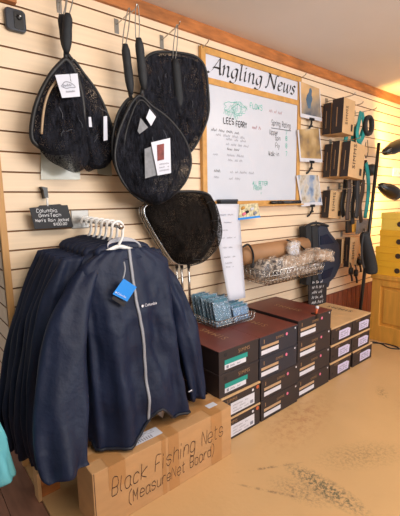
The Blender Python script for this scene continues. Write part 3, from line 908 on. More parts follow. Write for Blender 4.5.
fit_text(mb, 'Black Fishing Nets', fp, 0.085, 0.150, 0.080, 0.70, 0.0046, n=0.0016, slope=0.0, slant=0.18, jit=0.25, seed=5)
fit_text(mb, '(MeasureNet Board)', fp, 0.17, 0.062, 0.062, 0.54, 0.0046, n=0.0016, slope=0.0, slant=0.14, jit=0.25, seed=9)
mb.build('marker_lettering', 'ink_marker', ct)
mb = MB(); rect(mb, fp, 0.006, 0.0, 0.009, 0.30, 0.0004, 0.0005); mb.build('edge_crease', 'ink_marker', ct)

wb = thing('wood_offcut', 'small wooden board end standing behind the cardboard carton', 'board', (0.44, -0.3, 0.0))
MB().box((0.437, -0.315, 0.0), (0.53, -0.27, 0.12)).build('block', 'cornice_wood', wb, bevel=0.003)
MB().box((0.418, -0.325, -0.012), (0.436, -0.26, 0.15)).build('edge_strip', 'cardboard_light', wb, bevel=0.003)

# ------------------------------------------------------------------ whiteboard
wbd = thing('whiteboard', 'wood-framed whiteboard headed Angling News with marker notes', 'whiteboard', (2.37, 0, 1.95))
bx0, bx1, bz0, bz1 = 1.772, 2.925, 1.425, 2.53
zr = 2.312
MB().box((bx0+0.02, -0.022, bz0+0.02), (bx1-0.02, -0.004, zr)).build('writing_panel', 'board_white', wbd)
MB().box((bx0+0.02, -0.022, zr), (bx1-0.02, -0.004, bz1-0.02)).build('header_panel', 'paper', wbd)
fw = 0.042
for n_, a, b in (('frame_stile', (bx0, -0.034, bz0), (bx0+fw, 0, bz1)), ('frame_stile', (bx1-fw, -0.034, bz0), (bx1, 0, bz1)), ('frame_rail', (bx0+fw, -0.034, bz1-fw), (bx1-fw, 0, bz1)), ('frame_rail', (bx0+fw, -0.034, bz0), (bx1-fw, 0, bz0+fw)), ('frame_rail', (bx0+fw, -0.032, zr-0.02), (bx1-fw, 0, zr+0.022))):
    MB().box(a, b).build(n_, 'frame_wood', wbd, bevel=0.003)
MB().box((bx0+0.03, -0.085, bz0-0.004), (bx1, -0.034, bz0+0.008)).build('pen_tray', 'frame_wood', wbd, bevel=0.002)
BP = Plane((0, -0.022, 0), (1, 0, 0), (0, 0, 1), (0, -1, 0))
CAL = {
'A': (1.15, [[(-.28,.02),(-.1,-.05),(.2,.35),(.5,1.05),(.78,1.62)], [(.78,1.62),(.84,.9),(.95,.08),(1.12,.06)], [(.2,.55),(.55,.6),(.92,.55)]]),
'n': (.95, [[(0,.82),(.13,1.0),(.13,.0)], [(.13,.55),(.38,.98),(.6,.9),(.6,.15),(.7,0),(.86,.14)]]),
'g': (.88, [[(.62,.92),(.36,1.0),(.08,.66),(.06,.25),(.25,.0),(.5,.25),(.62,.95)], [(.62,.98),(.6,.1),(.5,-.36),(.2,-.55),(-.08,-.38)]]),
'l': (.50, [[(-.02,1.5),(.12,1.72),(.12,.18),(.22,0),(.38,.14)]]),
'i': (.50, [[(0,.82),(.13,1.0),(.13,.16),(.22,0),(.38,.14)], [(.12,1.42),(.18,1.34)]]),
'N': (1.35, [[(-.2,.06),(-.05,-.04),(.08,.5),(.12,1.5)], [(-.08,1.5),(.12,1.62),(.35,1.2),(.95,.0)], [(.95,.0),(1.0,1.35),(1.12,1.62),(1.28,1.55)]]),
'e': (.74, [[(.08,.48),(.4,.58),(.56,.8),(.38,1.0),(.14,.78),(.06,.32),(.26,0),(.6,.2)]]),
'w': (1.15, [[(-.04,.84),(.1,1.0),(.14,.2),(.28,.0),(.52,.5),(.56,.98)], [(.56,.98),(.6,.2),(.74,.0),(1.0,.5),(.98,.98)]]),
's': (.62, [[(.52,.86),(.32,1.0),(.12,.82),(.24,.56),(.44,.36),(.34,.04),(.14,0),(-.02,.12)]]),
' ': (.55, [])}
def calligraphy(mb, body, a0, b0, a1, xh, nib):
    tot = sum(CAL[c][0] for c in body)
    sx = (a1-a0)/(tot*xh)
    x = 0
    for c in body:
        wd, sts = CAL[c]
        for st in sts:
            q = smooth([(p[0], p[1], 0) for p in st], 8)
            stroke(mb, BP, [(a0 + (x+v.x+v.y*0.16)*xh*sx, b0 + v.y*xh) for v in q], nib, 0.002, math.radians(38))
        x += wd
mb = MB(); calligraphy(mb, 'Angling News', 1.862, 2.374, 2.842, 0.070, 0.020)
mb.build('header_lettering', 'ink_black', wbd)
def bx(px, py): 
    p = at(px, py, -0.022); return p.x, p.z
def note(mb, tx, px, py, size, width=None, wd=0.004, seed=1, slant=0.0):
    a, b = bx(px, py)
    q = mb.begin()
    fit_text(q, tx, BP, a, b, size, width, wd, n=0.002, seed=seed, slant=slant)
    mb.end()
class Notes:
    def __init__(s, name, m): s.n, s.m = name, m
    def grid(s, rows, **k): s.cur.grid(rows, **k)
    def add(s, a, b): s.cur.add(a, b)
    def begin(s): s.cur = MB(); return s.cur
    def end(s):
        if s.cur.v: s.cur.build(s.n, s.m, wbd)
mt, mk, mg, mr_ = Notes('teal_note', 'ink_teal'), Notes('black_note', 'ink_black'), Notes('grey_note', 'ink_grey'), Notes('red_note', 'ink_red')
_st, _sb = stroke, scribble
def on_board(f):
    def g_(mb, *a, **k):
        if isinstance(mb, Notes):
            q = mb.begin(); f(q, *a, **k); mb.end()
        else: f(mb, *a, **k)
    return g_
stroke_b, scribble_b = on_board(_st), on_board(_sb)
note(mt, 'FLOWS', 250, 108, 0.038, 0.15, 0.0055, 2)
a, b = bx(269, 112); scribble_b(mr_, BP, a, b, 0.19, 0.022, 0.003, 3)
note(mk, 'LEES', 223.5, 123, 0.040, 0.115, 0.0075, 3); note(mk, 'FERRY', 236, 126.5, 0.040, 0.125, 0.0075, 4)
a, b = bx(252, 128.5); scribble_b(mr_, BP, a, b, 0.10, 0.024, 0.004, 9)
# fish drawing
a, b = bx(236, 109)
for (ox, oz, rx, rz, ph) in ((0, 0.005, 0.12, 0.045, 0), (0.03, 0.0, 0.07, 0.03, .5)):
    q = [(a+ox+rx*math.cos(t*0.4+ph)*(1+0.15*math.sin(3*t)), b+oz+rz*math.sin(t*0.4+ph)*(1+0.2*math.cos(2*t)), 0) for t in range(14)]
    stroke_b(mt, BP, [(v.x, v.y) for v in smooth(q, 3)], 0.0035, 0.002)
for k in range(7): scribble_b(mt, BP, a-0.13+0.02*k, b-0.05+0.015*k, 0.14, 0.026, 0.0028, 20+k, 0.002, -0.25)
note(mk, 'Spring Rating', 271.5, 125, 0.040, 0.26, 0.0045, 5)
a, b = bx(271, 126.7); a2, b2 = bx(291, 130.5); stroke_b(mk, BP, [(a, b-0.01), (a2, b2-0.004)], 0.0045, 0.002)
for i, (tx, dg, px_, py_) in enumerate((('Upper', '7', 269.5, 134), ('Spin', '8', 275, 140), ('Fly', '8', 275.5, 147.5), ('Walk-in', '7', 268.5, 155.5))):
    note(mk, tx, px_, py_, 0.036, {0: .115, 1: .075, 2: .06, 3: .14}[i], 0.004, 6+i)
    note(mt, dg, 285.5, py_+0.5, 0.036, 0.028, 0.0055, i)
for i, (px_, py_, L) in enumerate(((211, 130.5, .30), (216, 135.5, .30), (226, 140, .24), (226, 145, .25), (227, 150, .14), (213, 155, .06), (227, 156, .20), (228, 161, .16), (214, 172, .07), (230, 173, .28), (214, 178, .05), (229, 179.5, .14))):
    a, b = bx(px_, py_); scribble_b(mg if i % 4 else mk, BP, a, b, L, 0.017, 0.0028, 40+i)
note(mt, 'ALL BETTER', 252.5, 185, 0.030, 0.19, 0.0048, 11); note(mt, 'FRIDAY', 253.5, 190, 0.030, 0.11, 0.0048, 12)
a, b = bx(261, 192); stroke_b(mt, BP, [(a, b), (a-0.002, b-0.02)], 0.005, 0.002)

er = thing('board_eraser', 'dark felt eraser lying on the whiteboard tray', 'eraser', (1.98, -0.06, bz0+0.01))
MB().box((1.90, -0.082, bz0+0.010), (2.075, -0.038, bz0+0.035)).build('felt', 'foam_black', er, bevel=0.004)
MB().box((1.895, -0.084, bz0+0.035), (2.08, -0.036, bz0+0.055)).build('grip', 'dark_plastic', er, bevel=0.005)
for i, (x0, x1, m_, lab) in enumerate(((2.50, 2.63, 'black_plastic', 'black marker lying left on the whiteboard tray'), (2.66, 2.90, 'dark_plastic', 'grey marker lying right on the whiteboard tray'))):
    t = thing('marker_pen', lab, 'marker', (x0, -0.06, bz0+0.02), 'markers on the whiteboard tray')
    mb = MB(); mb.tube([(x0, -0.06, bz0+0.023), (x1, -0.06, bz0+0.023)], 0.0145, 10); mb.build('barrel', m_, t)
    MB().tube([(x1-0.05, -0.06, bz0+0.023), (x1+0.004, -0.06, bz0+0.023)], 0.0155, 10).build('cap', 'ink_black', t)

lp = thing('lure_packet', 'clear packet of pale lures hung below the whiteboard tray', 'packet', at(249, 211, -0.1), None)
q = [at(239, 219.5, -0.1), at(260.5, 217, -0.1), at(258, 203, -0.1), at(240, 204.5, -0.1)]
MB().prism(q, (0, 0.012, 0)).build('pouch', 'lure_mix', lp, bevel=0.003)
MB().prism([at(239, 220, -0.104), at(260.5, 217.5, -0.104), at(260, 215.5, -0.104), at(239, 218, -0.104)], (0, 0.018, 0)).build('blue_base', 'tag_blue', lp)
for k, (x, y, c) in enumerate(((243, 208, 'amber'), (247, 212, 'ink_black'), (252, 209, 'paper'), (255, 213, 'ink_grey'), (244, 214, 'sticker_pink'))):
    p = at(x, y, -0.105); MB().lathe([(0, 0.02), (0.012, 0.012), (0.012, -0.012), (0, -0.02)], p, (1, 0, 0.3), 8).build('lure', c, lp)

# long paper sheet
ps = thing('paper_list', 'long white printed sheet hanging from the whiteboard tray', 'paper', at(228, 250, -0.05))
rows_ = []
for i in range(15):
    k = i/14
    l_, r_ = (212.5+16*k**1.1, 204+97*k), (239+6.5*k, 204+93.5*k)
    Y = -0.092 - 0.12*k*k + 0.008*math.sin(k*5)
    rows_.append([at(l_[0]+(r_[0]-l_[0])*j/6, l_[1]+(r_[1]-l_[1])*j/6, Y - 0.012*math.sin(math.pi*j/6)) for j in range(7)])
MB().grid(rows_).build('sheet', 'paper', ps, solid=0.001)
mb = MB()
for i, (k, a0, L) in enumerate(((.12, .15, .7), (.2, .12, .6), (.28, .12, .4), (.36, .12, .72), (.46, .14, .5), (.56, .14, .7), (.62, .15, .4), (.66, .16, .45))):
    l_, r_ = (212.5+16*k**1.1, 204+97*k), (239+6.5*k, 204+93.5*k)
    Y = -0.092 - 0.12*k*k + 0.008*math.sin(k*5) - 0.014
    A = at(l_[0]+(r_[0]-l_[0])*a0, l_[1]+(r_[1]-l_[1])*a0, Y); B = at(r_[0], r_[1], Y)
    plk = Plane(A, B-A, (0, 0, 1), (0, -1, 0)); scribble(mb, plk, 0, 0, (B-A).length*L, 0.010, 0.0022, i)
mb.build('print', 'ink_grey', ps)

# ------------------------------------------------------------------ photo prints on clips
PH = [('top photo print with a blue figure against a golden sky', [(300.5, 117), (322, 121.5), (320, 89.5), (299.5, 81.5)], 'picture_sunset', 'a'),
      ('middle photo print of a golden shore', [(300, 161.5), (322.5, 162.5), (319.5, 128.5), (297.5, 130)], 'picture_shore', 'b'),
      ('lowest photo print with pale mottled water', [(301.5, 206.5), (322.5, 205), (318.5, 175.5), (296.5, 175.5)], 'picture_angler', 'c')]
for lab, q, pm, kk in PH:
    P = [at(*p, -0.045) for p in q]
    c = sum(P, Vector())/4
    t = thing('photo_print', lab, 'photo', c, 'photo prints on wall clips')
    MB().prism(P, (0, 0.002, 0)).build('print_border', 'photo_edge', t)
    cc = [c + (p-c)*0.9 + Vector((0, -0.0012, 0.018)) for p in P]
    pic = MB().prism(cc, (0, 0.0008, 0)).build('picture', pm, t)
    if kk == 'a':
        f = [at(x, y, -0.0475) for x, y in [(308, 108), (306, 99), (307, 95), (309, 92), (309.5, 88.5), (311, 88), (312, 91), (311.5, 95), (312.5, 99), (311, 104), (310.5, 109)]]
        MB().prism(f, (0, -0.0006, 0)).build('pictured_figure', 'figure_blue', pic)
    b0 = (P[0]+P[1])/2
    ck = MB()
    ck.box((b0.x-0.035, -0.055, b0.z-0.012), (b0.x+0.035, -0.043, b0.z+0.012))
    ck.build('clip', 'black_plastic', t, bevel=0.003)
    mb = MB(); mb.tube(smooth([(b0.x, -0.045, b0.z-0.01), (b0.x+0.01, -0.035, b0.z-0.045), (b0.x-0.005, -0.015, b0.z-0.09), (b0.x-0.02, -0.002, b0.z-0.10)], 4), 0.009, 8)
    mb.tube([(b0.x-0.005, -0.03, b0.z-0.06), (b0.x+0.03, -0.035, b0.z-0.055)], 0.009, 8)
    mb.build('clip_arm', 'black_plastic', t)

# ------------------------------------------------------------------ shoe boxes
def shoe_box(label, x0, x1, y0, y1, z0, h, style, top=False):
    t = thing('shoe_box', label, 'shoe box', ((x0+x1)/2, (y0+y1)/2, z0), 'shoe boxes stacked along the wall')
    g_ = 0.001
    kraft = style == 'kraft'
    bmn = 'box_navy' if style == 'tan_navy' else 'box_dark'
    lidh = 0.016 if kraft else 0.012
    MB().box((x0, y0, z0+g_), (x1, y1, z0+h-lidh)).build('carton', bmn, t, bevel=0.0015)
    lm = 'kraft' if kraft or style == 'white' else 'lid_maroon'
    if not top and style not in ('kraft', 'white'): lm = bmn
    e = 0.003
    ld = MB().box((x0-e, y0-e, z0+h-lidh), (x1+e, y1, z0+h)).build('lid', lm, t, bevel=0.002)
    if not kraft and style != 'white':
        mb = MB(); mb.box((x0-e-0.0006, y0-e-0.0006, z0+h-lidh-0.001), (x1+e+0.0006, y0-e+0.002, z0+h-0.002)); mb.box((x0-e-0.0006, y0-e, z0+h-lidh-0.001), (x0-e+0.002, y1, z0+h-0.002)); mb.build('lid_edge', bmn, ld)
    W = x1-x0
    fp = Plane((x0, y0, z0), (1, 0, 0), (0, 0, 1), (0, -1, 0))
    mb = MB()
    if style == 'teal':
        m1 = MB(); rect(m1, fp, .13*W, .36*h, .70*W, .56*h); m1.build('label', 'label_teal', t)
        m2 = MB(); rect(m2, fp, .13*W, .16*h, .66*W, .36*h); l2 = m2.build('label', 'label_white', t)
        m3 = MB(); rect(m3, fp, .17*W, .2*h, .22*W, .32*h, .003); scribble(m3, fp, .26*W, .22*h, .3*W, .012, .003, 1, .003); m3.build('label_print', 'ink_grey', l2)
        m4 = MB(); disc(m4, fp, .15*W, .78*h, .012); m4.build('finger_hole', 'ink_black', t)
        type_text(mb, 'SIMMS', fp, .46*W, .68*h, .034, 0.002, 0, 1.15); mb.build('lettering', 'print_gold', t)
    elif style == 'white':
        m1 = MB(); rect(m1, fp, .22*W, .12*h, .84*W, .62*h); l1 = m1.build('label', 'label_white', t)
        m3 = MB()
        for k in range(3): scribble(m3, fp, .27*W, (.2+.13*k)*h, .4*W, .009, .002, k, .003)
        rect(m3, fp, .72*W, .2*h, .8*W, .34*h, .003); m3.build('label_print', 'ink_grey', l1)
        type_text(mb, 'SIMMS', fp, .12*W, .70*h, .03, 0.002, 0, 1.15); mb.build('lettering', 'print_gold', t)
        m4 = MB(); disc(m4, fp, .80*W, .76*h, .009); m4.build('sticker', 'label_white', t)
        m5 = MB(); disc(m5, fp, .93*W, .80*h, .013); m5.build('sticker', 'sticker_orange', t)
    elif kraft:
        m1 = MB(); q = [fp.p(.36*W, .16*h, .001), fp.p(.88*W, .16*h, .001), fp.p(.92*W, .56*h, .001), fp.p(.80*W, .66*h, .001), fp.p(.36*W, .66*h, .001)]
        m1.prism(q, fp.N*0.001); l1 = m1.build('label', 'label_lilac', t)
        m3 = MB()
        for k in range(3): scribble(m3, fp, .42*W, (.24+.12*k)*h, .38*W, .010, .003, k, .003)
        m3.build('label_print', 'ink_grey', l1)
        m4 = MB(); disc(m4, fp, .10*W, .34*h, .010); m4.build('finger_hole', 'ink_black', t)
        type_text(mb, 'SIMMS', fp, .18*W, .74*h, .024, 0.002, 0, 1.1); mb.build('lettering', 'print_gold', t)
    else:
        dx = .04 if style == 'tan_navy' else .07
        for (b0, b1, mm) in ((.44, .56, 'label_tan'), (.36, .44, 'ink_black'), (.16, .36, 'label_white')):
            m1 = MB(); rect(m1, fp, dx*W, b0*h, (dx+.44)*W, b1*h); m1.build('label', mm, t)
        type_text(mb, 'SIMMS', fp, .40*W, .66*h, .027, 0.002, 0, 1.15); mb.build('lettering', 'print_gold', t)
        m4 = MB(); disc(m4, fp, .70*W, .72*h, .011); m4.build('sticker', 'sticker_pink', t)
        m5 = MB(); disc(m5, fp, .94*W, .86*h, .007); m5.build('sticker', 'label_white', t)
        m6 = MB(); rect(m6, fp, .10*W, .66*h, .115*W, .84*h); m6.build('print_mark', 'print_gold', t)
    if top:
        tpn = Plane((x0+W*0.42, y0+0.13, z0+h), (0.25, 1, 0), (-1, 0.25, 0), (0, 0, 1))
        tpn = Plane((x0+W*0.5, (y0+y1)/2, z0+h), (1, 0, 0), (0, 1, 0), (0, 0, 1))
        mb = MB()
        type_text(mb, 'SIMMS', tpn, 0.075 if kraft else 0.03, -0.14, 0.075, 0.001, 0, 1.3, rot=math.pi/2)
        mb.build('top_lettering', 'print_black' if kraft else 'print_gold', ld)
    return t
H = 0.149
nm = ['bottom', 'second from bottom', 'third from bottom', 'top']
# stack 1 (beside the carton)
L1 = ['white-labelled shoe box at the bottom of the leftmost stack', 'white-labelled shoe box second from bottom in the leftmost stack', 'teal-labelled dark shoe box under the top one of the leftmost stack', 'teal-labelled dark shoe box topping the leftmost stack below the packet basket']
for k in range(4):
    a, b = ((1.405, 1.748) if k < 2 else (1.393, 1.738))
    shoe_box(L1[k], a, b, -0.60 - (0.006 if k < 2 else 0), -0.08, k*H, H, 'white' if k < 2 else 'teal', k == 3)
L2 = ['tan-labelled shoe box at the bottom of the second stack from left', 'tan-labelled shoe box second from bottom in the second stack from left', 'pink-stickered shoe box under the top one of the second stack from left', 'reddish-lidded shoe box on top of the second stack from left']
for k in range(4):
    a, b = ((1.762, 2.160) if k < 2 else (1.744, 2.140))
    shoe_box(L2[k], a, b, -0.605, -0.09, k*H, H, 'tan' if k < 2 else 'tan_navy', k == 3)
L3 = ['dark shoe box at the bottom of the third stack from left', 'dark shoe box second from bottom in the third stack from left', 'dark shoe box third from bottom in the third stack from left', 'reddish-lidded shoe box on top of the third stack with a small clip']
for k in range(4):
    shoe_box(L3[k], 2.172, 2.600, -0.59, -0.035, k*0.152, 0.152, 'tan', k == 3)
L4 = ['kraft-lidded shoe box at the bottom beside the third stack', 'kraft-lidded shoe box midway up beside the third stack', 'kraft-lidded shoe box on top beside the third stack']
L5 = ['kraft-lidded shoe box at the bottom of the rightmost stack, jutting right', 'kraft-lidded shoe box midway up the rightmost stack', 'kraft-lidded shoe box on top of the rightmost stack']
for k in range(3):
    shoe_box(L4[k], 2.625, 2.945, -0.585, -0.07, k*0.149, 0.149, 'kraft', False)
    e = (0.0, 0.03)[k == 0]
    shoe_box(L5[k], 2.955+e, 3.265+e*2, -0.585, -0.07, k*0.149, 0.149, 'kraft', k == 2)

# small price clip at the front edge of the third stack
p0 = at(315.5, 311, -0.575); 
pc = thing('price_clip', 'small black clip with red and white tip on the third stack', 'clip', (p0.x, -0.575, 0.608))
x_, z_ = 2.40, 0.608
MB().box((x_-0.014, -0.598, z_-0.03), (x_+0.014, -0.5935, z_+0.0)).build('front_tab', 'black_plastic', pc)
MB().box((x_-0.014, -0.598, z_), (x_+0.014, -0.55, z_+0.006)).build('base', 'black_plastic', pc)
MB().tube([(x_, -0.585, z_+0.006), (x_+0.012, -0.585, z_+0.045)], 0.009, 8).build('stem', 'sticker_orange', pc)
MB().lathe([(0, 0.012), (0.012, 0.008), (0.012, -0.008), (0, -0.012)], (x_+0.014, -0.585, z_+0.052), (0, -1, 0), 10).build('tip', 'label_white', pc)

# ------------------------------------------------------------------ wire baskets
def wire_basket(name, label, x0, x1, y0, y1, z0, z1, step, r_=0.0022, m_='chrome', flare=0.02):
    t = thing(name, label, 'basket', ((x0+x1)/2, (y0+y1)/2, z0))
    rim = MB(); f = flare
    rim.tube([(x0-f, y0-f, z1), (x1+f, y0-f, z1), (x1+f, y1, z1), (x0-f, y1, z1)], r_*1.6, 6, True); rim.build('rim', m_, t)
    mb = MB()
    n = int((x1-x0)/step)
    for i in range(n+1):
        x = x0+(x1-x0)*i/n; q = (i/n-0.5)*2*f
        mb.tube([(x+q, y0-f, z1), (x, y0, z0), (x, y1, z0), (x+q, y1, z1)], r_, 5)
    n = max(2, int((y1-y0)/step))
    for i in range(n+1):
        y = y0+(y1-y0)*i/n
        mb.tube([(x0-f, y-f*(1-i/n), z1), (x0, y, z0), (x1, y, z0), (x1+f, y-f*(1-i/n), z1)], r_, 5)
    for k in (0.33, 0.66):
        z = z0+(z1-z0)*k; g = f*k
        mb.tube([(x0-g, y1, z), (x0-g, y0-g, z), (x1+g, y0-g, z), (x1+g, y1, z)], r_, 5)
    mb.build('wire_mesh', m_, t)
    return t

# packet basket on the leftmost stack
bk = wire_basket('wire_basket', 'low wire basket of clear packets standing on the leftmost shoe boxes', 1.635, 1.985, -0.33, -0.02, 0.604, 0.66, 0.03, flare=0.008)
r = random.Random(3)
def packet(label, x0, x1, y, h, lean, mcard, mfilm, group, seed):
    """a flat hang-packet: printed card inside a clear sleeve, leaning back in the row"""
    rr = random.Random(seed)
    t = thing('tackle_packet', label, 'packet', ((x0+x1)/2, y, 0.608), group)
    tw = rr.uniform(-.006, .006)
    P = lambda a, b, d=0: Vector((x0+(x1-x0)*a, y + lean*b + tw*a - d, 0.608 + h*b))
    MB().prism([P(.06, .02), P(.94, .02), P(.94, .93), P(.06, .93)], (0, 0.004, 0)).build('card', mcard, t)
    rows_ = [[P(j/8, i/8, 0.006 + 0.006*noise.noise(Vector((j*.8+seed, i*.8, seed)))) for j in range(9)] for i in range(9)]
    MB().grid(rows_).build('clear_sleeve', mfilm, t, solid=0.0015)
    MB().prism([P(.1, .86, .008), P(.9, .86, .008), P(.9, .97, .008), P(.1, .97, .008)], (0, 0.002, 0)).build('header', 'packet_teal', t)
where = ['at the front', 'second from the front', 'third from the front', 'fourth from the front', 'fifth from the front', 'sixth from the front', 'at the back']
for i in range(7):
    y = -0.300 + 0.040*i
    packet('teal-carded tackle packet %s of the left row in the packet basket' % where[i], 1.645 + r.uniform(-.006, .006), 1.80, y, 0.185 + r.uniform(-.012, .012), 0.05, 'packet_teal', 'film_blue', 'teal tackle packets in the basket', i)
for i in range(7):
    y = -0.306 + 0.040*i
    packet('glossy blue tackle packet %s of the right row in the packet basket' % where[i], 1.812, 1.975 + r.uniform(-.006, .006), y, (0.118 if i < 3 else 0.14) + r.uniform(-.008, .008), 0.035, 'packet_blue', 'film_blue', 'blue tackle packets in the basket', 20+i)

# hanging wire basket with bagged goods
bk2 = wire_basket('hanging_wire_basket', 'wide wire basket hooked on the wall full of bagged goods', 2.205, 2.925, -0.29, -0.01, 0.815, 0.925, 0.042, 0.0024)
def bag(label, cx, cy, cz, rx, ry, rz, rot, seed, content, film='plastic_film'):
    t = thing('bagged_item', label, 'bag', (cx, cy, cz-rz), 'plastic-bagged goods in the wall basket')
    M = Matrix.Translation((cx, cy, cz)) @ Matrix.Rotation(rot, 4, 'Y')
    rows_ = []
    for i in range(13):
        ph = -math.pi/2+math.pi*i/12
        row = []
        for j in range(24):
            th = 2*math.pi*j/24
            e = 0.45
            c1, s1 = math.cos(ph), math.sin(ph)
            cx_ = math.copysign(abs(math.cos(th))**e, math.cos(th)); sx_ = math.copysign(abs(math.sin(th))**e, math.sin(th))
            v = Vector((cx_*abs(c1)**e*rx, sx_*abs(c1)**e*ry, math.copysign(abs(s1)**e, s1)*rz))
            k = 1+0.30*noise.noise(Vector((v.x*14+seed, v.y*18, v.z*22)))+0.12*abs(noise.noise(Vector((v.x*30+seed, v.y*36, v.z*40))))
            row.append(M @ (v*k))
        rows_.append(row)
    MB().grid(rows_, True).build('bag', film, t)
    c = sum((p for row in rows_ for p in row), Vector())/(13*24)
    MB().grid([[c+(p-c)*0.8 for p in row] for row in rows_], True).build('content', content, t)
    return t
def film_highlights(name, lo, hi, sc):  # patchy opacity from noise, standing in for highlights on crumpled film
    m = MATS[name]; nt = m.node_tree; n, l = nt.nodes, nt.links
    tc = n.new('ShaderNodeTexCoord'); nz = n.new('ShaderNodeTexNoise'); nz.inputs['Scale'].default_value = sc; nz.inputs['Detail'].default_value = 6; nz.inputs['Distortion'].default_value = 1.5
    mr = n.new('ShaderNodeMapRange'); mr.inputs['From Min'].default_value = 0.42; mr.inputs['From Max'].default_value = 0.66; mr.inputs['To Min'].default_value = lo; mr.inputs['To Max'].default_value = hi
    l.new(tc.outputs['Object'], nz.inputs['Vector']); l.new(nz.outputs['Fac'], mr.inputs['Value']); l.new(mr.outputs[0], n['Principled BSDF'].inputs['Alpha'])
film_highlights('plastic_film', 0.15, 0.85, 24)
film_highlights('film_blue', 0.12, 0.6, 40)
mat('bag_content', S(170, 138, 108), 0.5, var=0.3, scale=18)
mat('bag_grey', S(130, 106, 92), 0.4, var=0.45, scale=22)
mat('bag_dark', S(66, 68, 80), 0.5, var=0.4, scale=25)
bag('bagged dark coil at the left end of the wall basket', 2.27, -0.14, 0.915, 0.06, 0.10, 0.085, 0.3, 1, 'bag_dark')
bag('bagged dark blue item in front left of the wall basket', 2.37, -0.22, 0.93, 0.05, 0.055, 0.085, -0.2, 2, 'bag_dark')
bag('tan bagged item lying in the middle of the wall basket', 2.50, -0.215, 0.93, 0.13, 0.055, 0.065, -0.15, 3, 'bag_content')
bag('brown bagged item on top of the wall basket right side', 2.72, -0.225, 0.965, 0.20, 0.065, 0.055, -0.14, 4, 'bag_content')
bag('crinkled grey bag at the front of the wall basket', 2.64, -0.24, 0.88, 0.22, 0.045, 0.05, 0.0, 5, 'bag_grey')
bag('shiny tan bag poking out over the basket right end', 2.92, -0.28, 0.975, 0.14, 0.07, 0.055, 0.12, 6, 'bag_content')
bag('crumpled clear bag standing at the back of the wall basket', 2.64, -0.19, 1.05, 0.075, 0.03, 0.07, 0.2, 7, 'paper')
bag('grey bag lying at the right end of the basket', 2.90, -0.20, 0.89, 0.08, 0.08, 0.05, 0.0, 8, 'bag_grey')

rl = thing('paper_roll', 'brown kraft paper roll on the wall behind the wire basket', 'roll', (2.45, -0.06, 1.0))
mb = MB(); mb.tube([(2.10, -0.08, 1.035), (2.95, -0.08, 1.05)], 0.075, 24); mb.build('roll', 'kraft_paper', rl)
for lab, q in (('black elastic cord looped at the left end of the paper roll', [(243, 247), (248, 244.5), (252, 250), (253.5, 258), (252, 268)]), ('black elastic cord looped over the right end of the paper roll', [(287, 240), (293, 243), (299, 245), (304, 249), (306.5, 254)])):
    pts = smooth([at(x, y, -0.172) for x, y in q], 5)
    mb = MB(); mb.tube(pts, 0.008, 8)
    tag(mb.build('elastic_cord', 'black_plastic'), lab, 'cord', 'elastic cords at the paper roll')

# ------------------------------------------------------------------ dark pack and small chalk sign
pk = thing('chest_pack', 'dark navy padded chest pack hanging beside the wire basket', 'bag', at(324, 255, -0.1))
body = [(318.5, 228), (322, 225), (327.5, 225.5), (329.5, 231), (335, 238), (340, 244.5), (340.5, 266), (335.5, 277), (330.5, 282), (329, 287.5), (321, 286), (318.5, 278), (320, 255)]
MB().prism([at(x, y, -0.11) for x, y in body], (0, 0.085, 0)).build('panel', 'pack_navy', pk, bevel=0.012)
MB().prism([at(x, y, -0.118) for x, y in [(321, 236), (328, 234), (335, 243), (321, 245)]], (0, 0.02, 0)).build('upper_flap', 'navy_fabric', pk, bevel=0.004)
MB().prism([at(x, y, -0.118) for x, y in [(322, 272), (334, 267), (330.5, 277), (322.5, 280)]], (0, 0.02, 0)).build('lower_flap', 'navy_fabric', pk, bevel=0.004)
for (xa, xb) in ((306, 311.5), (312, 318)):
    mb = MB()
    mb.prism([at(x, y, -0.12) for x, y in [(xa, 226.5), (xb, 225.5), (xb+0.8, 255), (xb, 286), (xa+0.5, 285), (xa+1.5, 255)]], (0, 0.08, 0))
    mb.build('side_pad', 'foam_black', pk, bevel=0.008)
mb = MB(); mb.tube(smooth([at(305.5, 227, -0.11), at(312, 223.5, -0.12), at(320, 223.5, -0.12), at(328, 226, -0.11)], 5), 0.012, 8); mb.build('top_strap', 'foam_black', pk)
MB().tube([at(317, 226, -0.08), at(316, 221, -0.0)], 0.006, 6).build('hanging_loop', 'dark_strap', pk)

cs = thing('chalk_sign', 'small chalk-lettered black sign hanging under the navy chest pack', 'sign', at(317, 295, -0.135))
q = [at(309, 308, -0.135), at(326, 305, -0.135), at(327, 283, -0.135), at(308.5, 285, -0.135)]
MB().prism(q, (0, 0.008, 0)).build('board', 'chalkboard', cs)
pl = Plane(q[0] + Vector((0, -0.001, 0)), q[1]-q[0], (0, 0, 1), (0, -1, 0))
mb = MB()
for k in range(5): scribble(mb, pl, 0.04, 0.035+0.05*k, 0.2, 0.026, 0.005, k)
mb.build('chalk_lettering', 'chalk', cs)
MB().tube([at(318, 285, -0.137), at(318, 276, -0.13)], 0.004, 6).build('string', 'dark_strap', cs)

